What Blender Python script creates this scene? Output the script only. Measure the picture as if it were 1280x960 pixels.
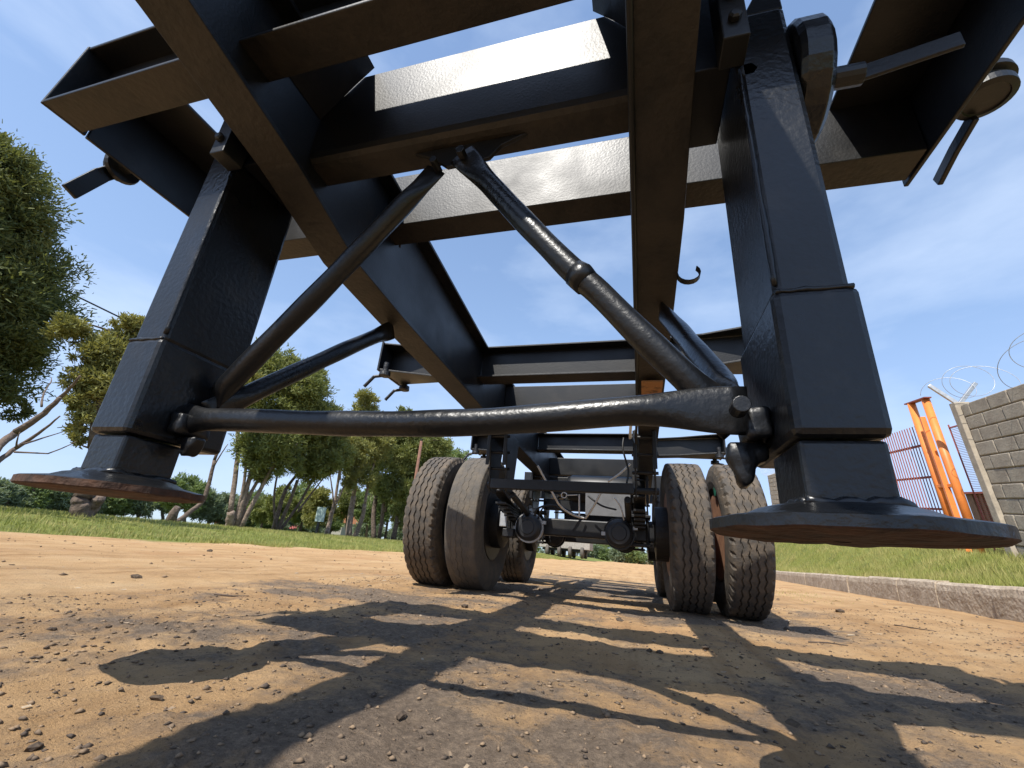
import bpy, bmesh, math, random
import numpy as np
from mathutils import Vector, Matrix, noise as mnoise
random.seed(7); rng = np.random.default_rng(7)
for o in list(bpy.data.objects): bpy.data.objects.remove(o)
sc = bpy.context.scene
col = sc.collection
# ---------------------------------------------------------------- camera
F_PX = 540.09; YAW, PITCH, ROLL = 0.2975, 0.3667, 0.0822
CAM = Vector((0.4236, -3.6157, 0.3057))
_f = Vector((-math.sin(YAW)*math.cos(PITCH), math.cos(YAW)*math.cos(PITCH), math.sin(PITCH)))
_r = Vector((math.cos(YAW), math.sin(YAW), 0)); _u = _r.cross(_f)
RGT = _r*math.cos(ROLL)+_u*math.sin(ROLL); UPV = -_r*math.sin(ROLL)+_u*math.cos(ROLL); FWD = _f
cd = bpy.data.cameras.new('camera'); cam = bpy.data.objects.new('camera', cd); col.objects.link(cam)
m = Matrix((RGT, UPV, -FWD)).transposed().to_4x4(); m.translation = CAM
cam.matrix_world = m
cd.sensor_width = 36; cd.lens = F_PX/1280*36; cd.clip_start = .02; cd.clip_end = 4000
sc.camera = cam
# ---------------------------------------------------------------- light
SUN_TO = Vector((-.22, -.68, 1)).normalized()          # direction towards the sun
el = math.asin(SUN_TO.z); az = math.atan2(SUN_TO.x, SUN_TO.y)
w = bpy.data.worlds.new('World'); sc.world = w; w.use_nodes = True
wn = w.node_tree; wn.nodes.clear()
def N(nt, t, **k):
    n = nt.nodes.new(t)
    for a, b in k.items(): setattr(n, a, b)
    return n
wo = N(wn, 'ShaderNodeOutputWorld'); bg = N(wn, 'ShaderNodeBackground'); bg.inputs[1].default_value = .15
sky = N(wn, 'ShaderNodeTexSky', sky_type='NISHITA', sun_disc=False, sun_elevation=el, sun_rotation=az, altitude=300, air_density=1.15, dust_density=.6, ozone_density=1.5)
tc = N(wn, 'ShaderNodeTexCoord'); mp = N(wn, 'ShaderNodeMapping'); mp.inputs['Scale'].default_value = (1.4, 1.1, 3.6); mp.inputs['Location'].default_value = (.35, .8, .2)
nz = N(wn, 'ShaderNodeTexNoise'); nz.inputs['Scale'].default_value = 1.7; nz.inputs['Detail'].default_value = 6; nz.inputs['Roughness'].default_value = .55
rp = N(wn, 'ShaderNodeValToRGB'); rp.color_ramp.elements[0].position = .45; rp.color_ramp.elements[0].color = (0, 0, 0, 1); rp.color_ramp.elements[1].position = .85; rp.color_ramp.elements[1].color = (.6, .6, .6, 1)
mx = N(wn, 'ShaderNodeMixRGB'); mx.inputs[2].default_value = (3.0, 3.5, 4.3, 1)
L = wn.links.new
L(tc.outputs['Generated'], mp.inputs[0]); L(mp.outputs[0], nz.inputs[0]); L(nz.outputs[0], rp.inputs[0])
L(rp.outputs[0], mx.inputs[0]); 
# soft shoulder on the sky's radiance so the hazy horizon keeps its pale blue
sep = N(wn, 'ShaderNodeSeparateColor'); cmb = N(wn, 'ShaderNodeCombineColor'); L(sky.outputs[0], sep.inputs[0])
for i_, kk in enumerate((2.2, 3.0, 4.8)):
    q1 = N(wn, 'ShaderNodeMath', operation='DIVIDE'); q1.inputs[1].default_value = kk; q2 = N(wn, 'ShaderNodeMath', operation='POWER'); q2.inputs[1].default_value = 2
    q3 = N(wn, 'ShaderNodeMath', operation='ADD'); q3.inputs[1].default_value = 1; q4 = N(wn, 'ShaderNodeMath', operation='SQRT'); q5 = N(wn, 'ShaderNodeMath', operation='DIVIDE')
    L(sep.outputs[i_], q1.inputs[0]); L(q1.outputs[0], q2.inputs[0]); L(q2.outputs[0], q3.inputs[0]); L(q3.outputs[0], q4.inputs[0]); L(sep.outputs[i_], q5.inputs[0]); L(q4.outputs[0], q5.inputs[1]); L(q5.outputs[0], cmb.inputs[i_])
L(cmb.outputs[0], mx.inputs[1]); L(mx.outputs[0], bg.inputs[0]); L(bg.outputs[0], wo.inputs[0])
sd = bpy.data.lights.new('sun', 'SUN'); sd.energy = 3.4; sd.angle = math.radians(.53); sd.color = (1, .955, .88)
so = bpy.data.objects.new('sun', sd); col.objects.link(so); so.rotation_euler = SUN_TO.to_track_quat('Z', 'Y').to_euler(); so.location = (0, 0, 30)
sc.view_settings.view_transform = 'Standard'; sc.view_settings.look = 'None'; sc.view_settings.exposure = 1.02; sc.view_settings.gamma = 1
sc.view_settings.use_curve_mapping = False
sc.render.engine = 'CYCLES'
# ---------------------------------------------------------------- helpers
def ray(x, y): return FWD + RGT*((x-640)/F_PX) - UPV*((y-480)/F_PX)
def at(x, y, ax, v):
    d = ray(x, y); i = 'XYZ'.index(ax); return CAM + d*((v-CAM[i])/d[i])
def far(x, y, dist):
    d = ray(x, y); return CAM + d*(dist/math.hypot(d.x, d.y))
def tag(o, label=None, cat=None, group=None, kind=None):
    for k, v in (('label', label), ('category', cat), ('group', group), ('kind', kind)):
        if v: o[k] = v
    return o
def empty(name, loc, label, cat, group=None):
    o = bpy.data.objects.new(name, None); col.objects.link(o); o.location = loc; o.empty_display_size = .1
    return tag(o, label, cat, group)
def adopt(o, parent):
    if parent is not None:
        o.parent = parent
        mw = Matrix.Identity(4); p = parent; chain = []
        while p is not None: chain.append(p); p = p.parent
        for p in reversed(chain): mw = mw @ p.matrix_parent_inverse @ Matrix.LocRotScale(p.location, p.rotation_euler, p.scale)
        o.matrix_parent_inverse = mw.inverted()
    return o
class MB:
    def __init__(s): s.v = []; s.f = []; s.mi = []
    def add(s, vs, fs, mi=0):
        n = len(s.v); s.v += [tuple(p) for p in vs]; s.f += [tuple(i+n for i in f) for f in fs]; s.mi += [mi]*len(fs); return s
    def box(s, x0, x1, y0, y1, z0, z1, mi=0):
        vs = [(x, y, z) for z in (z0, z1) for y in (y0, y1) for x in (x0, x1)]
        return s.add(vs, [(0, 2, 3, 1), (4, 5, 7, 6), (0, 1, 5, 4), (2, 6, 7, 3), (0, 4, 6, 2), (1, 3, 7, 5)], mi)
    def prism(s, poly, axis, a, b, mi=0):
        # poly in the two other axes (in XYZ order), extruded a..b along axis
        def P(q, t):
            return {'X': (t, q[0], q[1]), 'Y': (q[0], t, q[1]), 'Z': (q[0], q[1], t)}[axis]
        n = len(poly); vs = [P(q, a) for q in poly]+[P(q, b) for q in poly]
        fs = [tuple(range(n))[::-1], tuple(range(n, 2*n))]+[(i, (i+1) % n, n+(i+1) % n, n+i) for i in range(n)]
        return s.add(vs, fs, mi)
    def strip(s, pts, x0, x1, t, mi=0):
        # plate following (y,z) polyline, x0..x1 wide, t thick upwards
        vs = []; fs = []
        for (y, z) in pts: vs += [(x0, y, z), (x1, y, z), (x1, y, z+t), (x0, y, z+t)]
        for i in range(len(pts)-1):
            a = 4*i; b = a+4
            for k in range(4): fs.append((a+k, a+(k+1) % 4, b+(k+1) % 4, b+k))
        fs += [(3, 2, 1, 0), tuple(4*(len(pts)-1)+k for k in range(4))]
        return s.add(vs, fs, mi)
    def tube(s, path, r, seg=12, mi=0, up=(0, 0, 1), caps=True):
        path = [Vector(p) for p in path]; n = len(path)
        if not isinstance(r, (list, tuple)): r = [r]*n
        vs = []; fs = []; up = Vector(up); prev = None
        for i, p in enumerate(path):
            t = (path[min(i+1, n-1)]-path[max(i-1, 0)]).normalized()
            if prev is None:
                a = t.cross(up)
                if a.length < .05: a = t.cross(Vector((1, 0, 0)))
            else: a = prev - t*prev.dot(t)
            a.normalize(); prev = a; b = t.cross(a).normalized()
            rr = r[i] if isinstance(r[i], (list, tuple)) else (r[i], r[i])
            for k in range(seg):
                th = 2*math.pi*k/seg; vs.append(p + a*(rr[0]*math.cos(th)) + b*(rr[1]*math.sin(th)))
        for i in range(n-1):
            for k in range(seg):
                k2 = (k+1) % seg; fs.append((i*seg+k, i*seg+k2, (i+1)*seg+k2, (i+1)*seg+k))
        if caps: fs += [tuple(range(seg))[::-1], tuple((n-1)*seg+k for k in range(seg))]
        return s.add(vs, fs, mi)
    def bar(s, a, b, w_, h_, mi=0, up=(0, 0, 1)):
        a = Vector(a); b = Vector(b); t = (b-a).normalized(); sdir = t.cross(Vector(up))
        if sdir.length < .05: sdir = t.cross(Vector((1, 0, 0)))
        sdir.normalize(); u = sdir.cross(t)
        vs = [p + sdir*(i*w_/2) + u*(j*h_/2) for p in (a, b) for i, j in ((-1, -1), (1, -1), (1, 1), (-1, 1))]
        return s.add(vs, [(3, 2, 1, 0), (4, 5, 6, 7)]+[(k, (k+1) % 4, 4+(k+1) % 4, 4+k) for k in range(4)], mi)
    def lathe(s, prof, c, axis='Z', seg=32, mi=0, cap=True):
        # prof: (radius, height) list
        vs = []; fs = []; c = Vector(c)
        for r_, h_ in prof:
            for k in range(seg):
                th = 2*math.pi*k/seg; x, y = r_*math.cos(th), r_*math.sin(th)
                vs.append(c+Vector({'Z': (x, y, h_), 'Y': (x, h_, y), 'X': (h_, x, y)}[axis]))
        for i in range(len(prof)-1):
            for k in range(seg): fs.append((i*seg+k, i*seg+(k+1) % seg, (i+1)*seg+(k+1) % seg, (i+1)*seg+k))
        if cap: fs += [tuple(range(seg))[::-1], tuple((len(prof)-1)*seg+k for k in range(seg))]
        return s.add(vs, fs, mi)
    def mesh(s, name, mats, smooth=False, under=None, tol=.03):
        me = bpy.data.meshes.new(name); me.from_pydata(s.v, [], s.f)
        bm = bmesh.new(); bm.from_mesh(me); bmesh.ops.recalc_face_normals(bm, faces=bm.faces); bm.to_mesh(me); bm.free()
        for mm in (mats if isinstance(mats, (list, tuple)) else [mats]): me.materials.append(mm)
        mi = list(s.mi)
        if under is not None:
            k = len(me.materials); me.materials.append(under); zmin = min(v_[2] for v_ in s.v)+tol
            for i, p in enumerate(me.polygons):
                if p.normal.z < -.7 and p.center.z < zmin: mi[i] = k
        me.polygons.foreach_set('material_index', mi)
        if smooth: me.polygons.foreach_set('use_smooth', [True]*len(me.polygons))
        me.update(); return me
    def build(s, name, mats, parent=None, smooth=False, bevel=0, under=None, label=None, tol=.03):
        o = bpy.data.objects.new(name, s.mesh(name, mats, smooth, under, tol)); col.objects.link(o); adopt(o, parent)
        if bevel:
            b = o.modifiers.new('bevel', 'BEVEL'); b.width = bevel; b.segments = 2; b.limit_method = 'ANGLE'; b.angle_limit = math.radians(40)
        if label: o['label'] = label
        return o
def np_mesh(name, verts, faces_n, mat, attrs=None):
    """verts (n,3) ; faces_n (m,k) with constant k"""
    me = bpy.data.meshes.new(name); n, k = faces_n.shape
    me.vertices.add(len(verts)); me.vertices.foreach_set('co', np.asarray(verts, np.float32).ravel())
    me.loops.add(n*k); me.loops.foreach_set('vertex_index', faces_n.astype(np.int32).ravel())
    me.polygons.add(n); me.polygons.foreach_set('loop_start', np.arange(0, n*k, k, dtype=np.int32)); me.polygons.foreach_set('loop_total', np.full(n, k, np.int32))
    me.materials.append(mat)
    for an, av in (attrs or {}).items():
        a = me.attributes.new(an, 'FLOAT', 'POINT'); a.data.foreach_set('value', np.asarray(av, np.float32))
    me.update(calc_edges=True); me.validate(); return me
def link(name, me, parent=None):
    o = bpy.data.objects.new(name, me); col.objects.link(o); return adopt(o, parent)
# ---------------------------------------------------------------- materials
def mat(name, base, rough=.6, metal=0, var=.0, vscale=8, bump=0, bscale=40, base2=None, detail=5, coat=0, rvar=0, spec=.5, thr=(.35, .65), bdist=.01):
    M = bpy.data.materials.new(name); M.use_nodes = True; nt = M.node_tree; b = nt.nodes['Principled BSDF']
    b.inputs['Roughness'].default_value = rough; b.inputs['Metallic'].default_value = metal; b.inputs['Specular IOR Level'].default_value = spec
    if coat: b.inputs['Coat Weight'].default_value = coat; b.inputs['Coat Roughness'].default_value = .12
    tcn = N(nt, 'ShaderNodeTexCoord'); base = tuple(base)+(1,)
    b.inputs['Base Color'].default_value = base
    if base2 is None and var: base2 = tuple(c*(1-var) for c in base[:3])
    if base2 is not None:
        n = N(nt, 'ShaderNodeTexNoise'); n.inputs['Scale'].default_value = vscale; n.inputs['Detail'].default_value = detail; n.inputs['Roughness'].default_value = .65
        r = N(nt, 'ShaderNodeValToRGB'); r.color_ramp.elements[0].position, r.color_ramp.elements[1].position = thr
        r.color_ramp.elements[0].color = base; r.color_ramp.elements[1].color = tuple(base2)+(1,)
        nt.links.new(tcn.outputs['Object'], n.inputs[0]); nt.links.new(n.outputs[0], r.inputs[0]); nt.links.new(r.outputs[0], b.inputs['Base Color'])
    if rvar:
        n = N(nt, 'ShaderNodeTexNoise'); n.inputs['Scale'].default_value = 5; n.inputs['Detail'].default_value = 6
        q = N(nt, 'ShaderNodeMapRange'); q.inputs[1].default_value = .3; q.inputs[2].default_value = .7; q.inputs[3].default_value = rough-rvar; q.inputs[4].default_value = rough+rvar
        nt.links.new(tcn.outputs['Object'], n.inputs[0]); nt.links.new(n.outputs[0], q.inputs[0]); nt.links.new(q.outputs[0], b.inputs['Roughness'])
    if bump:
        n = N(nt, 'ShaderNodeTexNoise'); n.inputs['Scale'].default_value = bscale; n.inputs['Detail'].default_value = 4
        u = N(nt, 'ShaderNodeBump'); u.inputs['Strength'].default_value = bump; u.inputs['Distance'].default_value = bdist
        nt.links.new(tcn.outputs['Object'], n.inputs[0]); nt.links.new(n.outputs[0], u.inputs['Height']); nt.links.new(u.outputs[0], b.inputs['Normal'])
    return M
PAINT = mat('black_paint', (.0045, .005, .006), .46, bump=.2, bscale=130, rvar=.09, base2=(.020, .018, .0155), vscale=6, detail=12, thr=(.54, .74), bdist=.003, spec=.5)
PAINT_ROUGH = mat('black_paint_lumpy', (.0045, .005, .006), .33, bump=.34, bscale=85, rvar=.09, bdist=.004, spec=.5, base2=(.020, .018, .0155), vscale=7, detail=12, thr=(.55, .75))
UNDER = mat('dusty_bounce_underside', (.030, .024, .018), .6, base2=(.009, .008, .0065), vscale=9, bump=.3, bscale=60, thr=(.45, .72))  # brown for dust, with light bounced off the dirt put into the colour
RUST = mat('rusty_steel', (.10, .045, .022), .85, base2=(.035, .02, .013), vscale=22, bump=.8, bscale=40)
RUSTORANGE = mat('rust_orange', (.34, .16, .06), .8, base2=(.03, .018, .012), vscale=14, bump=.4, bscale=50, thr=(.52, .66))
STEEL = mat('galvanised_steel', (.5, .51, .52), .45, metal=.6, var=.3, vscale=20)
DARKMETAL = mat('dark_steel', (.008, .008, .009), .5, bump=.4, bscale=50)
CHAMBER = mat('brake_chamber_grey', (.018, .019, .022), .45, var=.4, vscale=14)
HOSE = mat('grey_hose', (.62, .61, .58), .5)
BLACKHOSE = mat('black_hose', (.01, .01, .01), .5)
RUBBER = mat('tyre_rubber', (.058, .05, .042), .85, base2=(.15, .112, .075), vscale=16, bump=.3, bscale=70, thr=(.40, .78))
RUBBER2 = mat('tyre_rubber_worn', (.075, .067, .058), .85, base2=(.13, .105, .076), vscale=10, bump=.4, bscale=60, thr=(.4, .7))
ORANGE = mat('orange_paint', (.78, .24, .045), .5, base2=(.66, .18, .035), vscale=4)
REDBAR = mat('red_oxide_paint', (.30, .075, .05), .6, var=.35, vscale=8)
GREEN = mat('green_paint', (.02, .22, .13), .5)
RIMO = mat('orange_primer', (.40, .21, .12), .7, base2=(.2, .10, .06), vscale=10)
CONC = mat('kerb_concrete', (.46, .375, .28), .9, base2=(.27, .205, .14), vscale=7, bump=.8, bscale=26, thr=(.35, .7), bdist=.02)
BLOCK = mat('block_concrete', (.35, .30, .23), .9, base2=(.23, .19, .145), vscale=5, bump=.5, bscale=40, thr=(.35, .7))
PIER = mat('pier_concrete', (.40, .34, .26), .9, base2=(.28, .235, .18), vscale=6, bump=.4, bscale=30)
BARK = mat('tree_bark', (.17, .125, .095), .95, base2=(.07, .05, .038), vscale=9, bump=1, bscale=14, bdist=.03)
BARKP = mat('pale_bark', (.30, .23, .18), .95, base2=(.14, .10, .075), vscale=8, bump=1, bscale=14, bdist=.03)
WOODCUT = mat('cut_wood', (.42, .28, .16), .9, var=.4)
ROOFR = mat('red_roof', (.42, .10, .07), .8, var=.3); ROOFO = mat('orange_tile_roof', (.55, .21, .08), .8, var=.3)
PLASTER = mat('cream_plaster', (.30, .28, .23), .9, var=.15); GLASSD = mat('dark_window', (.03, .035, .04), .15)
SIGNM = mat('pale_green_sign', (.42, .52, .49), .7, var=.2); TIMBER = mat('pole_timber', (.22, .11, .075), .9, var=.35)
BROWNW = mat('brown_sheeting', (.26, .12, .07), .8, var=.35, vscale=3)
STONE = mat('dark_stone', (.06, .046, .036), .95, spec=.15, base2=(.13, .095, .065), vscale=30, bump=.8, bscale=60)
def leafmat(name, c1, c2):
    M = mat(name, c1, .75, base2=c2, vscale=1.6, detail=8, thr=(.4, .62), spec=.25)
    nt = M.node_tree; b = nt.nodes['Principled BSDF']; tr = N(nt, 'ShaderNodeBsdfTranslucent'); mxs = N(nt, 'ShaderNodeMixShader'); mxs.inputs[0].default_value = .22
    tr.inputs[0].default_value = (c1[0]*1.5, c1[1]*1.5, c1[2]*.9, 1); out = nt.nodes['Material Output']
    nt.links.new(b.outputs[0], mxs.inputs[1]); nt.links.new(tr.outputs[0], mxs.inputs[2]); nt.links.new(mxs.outputs[0], out.inputs[0]); return M
LEAF = leafmat('cypress_leaf', (.21, .225, .075), (.115, .14, .05))
LEAF0 = leafmat('cypress_leaf_dark', (.15, .165, .058), (.075, .095, .036))
LEAF2 = leafmat('cypress_leaf_olive', (.27, .255, .085), (.155, .17, .06))
LEAF3 = leafmat('broad_leaf', (.20, .25, .10), (.12, .17, .07))
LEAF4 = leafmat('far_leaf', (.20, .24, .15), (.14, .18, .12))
GRASSM = leafmat('grass_blade', (.24, .26, .065), (.38, .33, .13))
# ---------------------------------------------------------------- terrain
def sm(t): t = np.clip(t, 0, 1); return t*t*(3-2*t)
def vnoise(x, y, s, seed=0):
    x = np.asarray(x)*s+seed*17.3; y = np.asarray(y)*s-seed*9.7
    xi = np.floor(x); yi = np.floor(y); fx = x-xi; fy = y-yi; fx = fx*fx*(3-2*fx); fy = fy*fy*(3-2*fy)
    def h(a, b): q = np.sin(a*127.1+b*311.7+seed*74.7)*43758.5453; return q-np.floor(q)
    return (h(xi, yi)*(1-fx)+h(xi+1, yi)*fx)*(1-fy)+(h(xi, yi+1)*(1-fx)+h(xi+1, yi+1)*fx)*fy-.5
def kerb_x(y): return 3.0+.1*np.asarray(y)
def left_edge(y): return -7.25+.12*np.clip(np.asarray(y), -6, 40)
def ground_z(x, y):
    x = np.asarray(x, float); y = np.asarray(y, float)
    d = left_edge(y)-x
    z = .26*sm(d/3.2)+.05*sm(d/14)
    lip = .05*np.exp(-(d/.35)**2)*(vnoise(x, y, 1.3, 5)+.35)
    k = x-kerb_x(y)
    z = z+lip+.10*sm((k+1.75)/1.6)
    wallz = .71+.09*np.clip(y-3.67, -8, 30)
    z = z+np.where(k > .1, .235+(wallz-.345)*sm((k-.1)/1.35), .235*sm((k-.02)/.06)*0)
    return z
def ground_detail(x, y):
    r = np.hypot(np.asarray(x)-.3, np.asarray(y)+2.5); a = np.clip(1.3-r/9, .15, 1)
    return a*(.018*vnoise(x, y, 2.2, 1)+.010*vnoise(x, y, 6, 2)+.010*vnoise(x, y, 17, 3)+.011*np.clip(vnoise(x, y, 36, 4), -.15, .5)*np.clip(2.6-r, 0, 1))
def axis(lo, hi, dlo, dhi, step, grow):
    a = list(np.arange(dlo, dhi, step)); s = step
    while a[-1] < hi: s = min(s*grow, 400); a.append(a[-1]+s)
    s = step; b = [a[0]]
    while b[-1] > lo: s = min(s*grow, 400); b.append(b[-1]-s)
    return np.array(b[:0:-1]+a)
gx = axis(-1500, 1500, -1.5, 2.2, .0135, 1.035); gy = axis(-60, 2500, -3.3, -1.0, .0135, 1.03)
GX, GY = np.meshgrid(gx, gy)
GZ = ground_z(GX, GY)+ground_detail(GX, GY)
grass = np.where(GX < 0, sm((left_edge(GY)-GX+.5*vnoise(GX, GY, 1.1, 8)+.35*vnoise(GX, GY, 3, 9))/.25+.2), sm((GX-kerb_x(GY)-.08)/.05))
asph = sm((2.2-np.abs(GX+.05+.25*(GY+2)*.2)+.9*vnoise(GX, GY, .9, 11)+.5*vnoise(GX, GY, 3, 12))/1.1)*sm((5.5-GY)/4)
asph = np.clip(asph*(.42+.9*vnoise(GX, GY, 1.7, 13)+.5*vnoise(GX, GY, 5, 14)), 0, 1)
nx, ny = len(gx), len(gy); idx = np.arange(nx*ny).reshape(ny, nx)
faces = np.stack([idx[:-1, :-1], idx[:-1, 1:], idx[1:, 1:], idx[1:, :-1]], -1).reshape(-1, 4)
def ground_mat():
    M = bpy.data.materials.new('dirt_ground'); M.use_nodes = True; nt = M.node_tree; b = nt.nodes['Principled BSDF']; l = nt.links.new
    b.inputs['Roughness'].default_value = .95; b.inputs['Specular IOR Level'].default_value = .2
    tcn = N(nt, 'ShaderNodeTexCoord'); P = tcn.outputs['Object']
    def noise(s, d=6, r=.65):
        n = N(nt, 'ShaderNodeTexNoise'); n.inputs['Scale'].default_value = s; n.inputs['Detail'].default_value = d; n.inputs['Roughness'].default_value = r; l(P, n.inputs[0]); return n.outputs[0]
    def ramp(src, stops):
        r = N(nt, 'ShaderNodeValToRGB'); e = r.color_ramp.elements
        while len(e) < len(stops): e.new(.5)
        for q, (p_, c_) in zip(e, stops): q.position = p_; q.color = tuple(c_)+(1,)
        l(src, r.inputs[0]); return r.outputs[0]
    def mix(fac, a, c, mode='MIX'):
        q = N(nt, 'ShaderNodeMixRGB', blend_type=mode)
        if isinstance(fac, float): q.inputs[0].default_value = fac
        else: l(fac, q.inputs[0])
        l(a, q.inputs[1]); l(c, q.inputs[2]); return q.outputs[0]
    dirt = ramp(noise(1.3, 8), [(.3, (.35, .21, .10)), (.5, (.47, .295, .145)), (.7, (.52, .355, .195))])
    red = ramp(noise(.55, 4), [(.55, (0, 0, 0)), (.75, (1, 1, 1))])
    redc = ramp(noise(9, 5), [(.3, (.35, .18, .08)), (.7, (.44, .25, .12))])
    dirt = mix(red, dirt, redc)
    grav = ramp(noise(55, 8, .85), [(.3, (.06, .048, .038)), (.5, (.165, .128, .097)), (.68, (.33, .25, .175))])
    a1 = N(nt, 'ShaderNodeAttribute', attribute_name='asph'); a2 = N(nt, 'ShaderNodeAttribute', attribute_name='grass')
    add = N(nt, 'ShaderNodeMath', operation='ADD'); l(a1.outputs['Fac'], add.inputs[0])
    nn = N(nt, 'ShaderNodeMath', operation='MULTIPLY_ADD'); l(noise(7, 8, .75), nn.inputs[0]); nn.inputs[1].default_value = 2.0; nn.inputs[2].default_value = -1.0; l(nn.outputs[0], add.inputs[1])
    fac = ramp(add.outputs[0], [(.18, (0, 0, 0)), (.62, (.92, .92, .92))])
    mpn = N(nt, 'ShaderNodeMapping'); mpn.inputs['Scale'].default_value = (5.5, .35, 1); l(P, mpn.inputs[0])
    sn = N(nt, 'ShaderNodeTexNoise'); sn.inputs['Scale'].default_value = 1; sn.inputs['Detail'].default_value = 8; sn.inputs['Roughness'].default_value = .7; l(mpn.outputs[0], sn.inputs[0])
    dirt = mix(.75, dirt, ramp(sn.outputs[0], [(.33, (.66, .60, .54)), (.5, (1, 1, 1)), (.68, (1.12, 1.12, 1.1))]), 'MULTIPLY')
    c = mix(fac, dirt, grav)
    speck = ramp(noise(120, 3, .8), [(.28, (.35, .35, .35)), (.42, (1, 1, 1)), (.66, (1, 1, 1)), (.75, (1.5, 1.45, 1.4))])
    c = mix(.9, c, speck, 'MULTIPLY')
    gr = ramp(noise(2.2, 8, .7), [(.35, (.10, .115, .028)), (.55, (.17, .19, .045)), (.72, (.27, .24, .085))])
    c = mix(a2.outputs['Fac'], c, gr)
    l(c, b.inputs['Base Color'])
    bu = N(nt, 'ShaderNodeBump'); bu.inputs['Strength'].default_value = .85; bu.inputs['Distance'].default_value = .012
    h = N(nt, 'ShaderNodeMath', operation='ADD'); l(noise(60, 10, .85), h.inputs[0]); l(noise(170, 4, .8), h.inputs[1]); l(h.outputs[0], bu.inputs['Height']); l(bu.outputs[0], b.inputs['Normal'])
    return M
gm = np_mesh('ground', np.stack([GX, GY, GZ], -1).reshape(-1, 3), faces, ground_mat(), {'grass': grass.ravel(), 'asph': asph.ravel()})
gm.polygons.foreach_set('use_smooth', np.ones(len(gm.polygons), bool))
tag(link('ground', gm), kind='structure', label='orange brown dirt road with dark gravel patches and grassy edges')
def gz(x, y): return float(ground_z(x, y)+ground_detail(x, y))
# ---------------------------------------------------------------- kerb
kerb = empty('kerb', (3.1, 1, 0), 'weathered brown concrete kerb edging the grass verge', 'kerb'); kerb['kind'] = 'structure'; del kerb['category']
y = -2.6; k = 0
while y < 30:
    ln = .95+random.uniform(-.06, .06); mb = MB(); n = 7
    pts = []; yy = [y+ln*i/n*.992 for i in range(n+1)]
    secs = [(0, -.12), (0, .17), (.012, .225), (.035, .245), (.14, .25), (.14, -.12)]
    vs = []; fs = []
    off = random.uniform(-.012, .012); dz = random.uniform(-.008, .008)
    for yi in yy:
        for (a, b_) in secs:
            j = .007*mnoise.noise((a*9, yi*5, b_*7)); vs.append((float(kerb_x(yi))+a+j+off, yi, .10+b_+j+dz))
    ns = len(secs)
    for i in range(n):
        for q in range(ns): fs.append((i*ns+q, i*ns+(q+1) % ns, (i+1)*ns+(q+1) % ns, (i+1)*ns+q))
    fs += [tuple(range(ns))[::-1], tuple(n*ns+q for q in range(ns))]
    mb.add(vs, fs).build('kerb_stone', CONC, kerb, bevel=.006); y += ln
# ================================================================= TRAILER
T = empty('skeletal_trailer', (0, 0, 0), 'black painted skeletal container trailer with landing legs and tandem dual wheels', 'trailer')
def part(mb, name, m_=None, parent=T, **k):
    k.setdefault('bevel', .003); return mb.build(name, m_ or PAINT, parent, **k)
zb = [(-6.2, 1.37), (-3.5, 1.345), (-3.3, 1.31), (-2.95, 1.235), (-2.65, 1.142), (-2.3, 1.115), (-1.35, 1.07), (.2, 1.03), (2.7, 1.0)]
zt = [(-6.2, 1.67), (-3.0, 1.645), (-2.2, 1.56), (-1.34, 1.46), (2.7, 1.40)]
def interp(t, y_): return float(np.interp(y_, [q[0] for q in t], [q[1] for q in t]))
ys = sorted({q[0] for q in zb} | {q[0] for q in zt})
for s in (-1, 1):
    mb = MB(); vs = []; fs = []
    for y_ in ys:
        a, b_ = interp(zb, y_)+.010, interp(zt, y_)-.010; vs += [(s*.498-.006, y_, a), (s*.498+.006, y_, a), (s*.498+.006, y_, b_), (s*.498-.006, y_, b_)]
    for i in range(len(ys)-1):
        for q in range(4): fs.append((4*i+q, 4*i+(q+1) % 4, 4*i+4+(q+1) % 4, 4*i+4+q))
    fs += [(3, 2, 1, 0), tuple(4*(len(ys)-1)+q for q in range(4))]
    beam = part(mb.add(vs, fs), 'main_beam', bevel=0)
    part(MB().strip(zb, s*.498-.06, s*.498+.06, .014), 'bottom_flange', PAINT, beam, under=UNDER, tol=9, bevel=.002, label='dusty brown underside flange with ground bounce in its colour')
    part(MB().strip([(y_, z-.014) for y_, z in zt], s*.498-.06, s*.498+.06, .014), 'top_flange', PAINT, beam, bevel=.002)
    for yw in (-2.78, -2.37):      # weld seams where the cross members meet the web
        part(MB().tube([(s*.4915, yw+.012+random.uniform(-.002, .002), 1.43+.018*k_) for k_ in range(9)], [random.uniform(.004, .007) for k_ in range(9)], 6), 'weld_bead', PAINT_ROUGH, beam, bevel=0, smooth=True)
def mirror(pts): return [(-x, *r) for x, *r in pts]
# front bolster: channel open to the front, with chamfered end plates
mb = MB()
mb.box(-1.222, 1.222, -3.153, -3.05, 1.42, 1.432).box(-1.222, 1.222, -3.062, -3.05, 1.4325, 1.688).box(-1.222, 1.222, -3.133, -3.02, 1.6885, 1.70)
for s in (-1, 1):
    mb.prism([(-3.153, 1.42), (-3.04, 1.42), (-3.04, 1.702), (-3.135, 1.702)], 'X', *sorted((s*1.2225, s*1.232)))
part(mb, 'front_bolster', under=UNDER)
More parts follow.
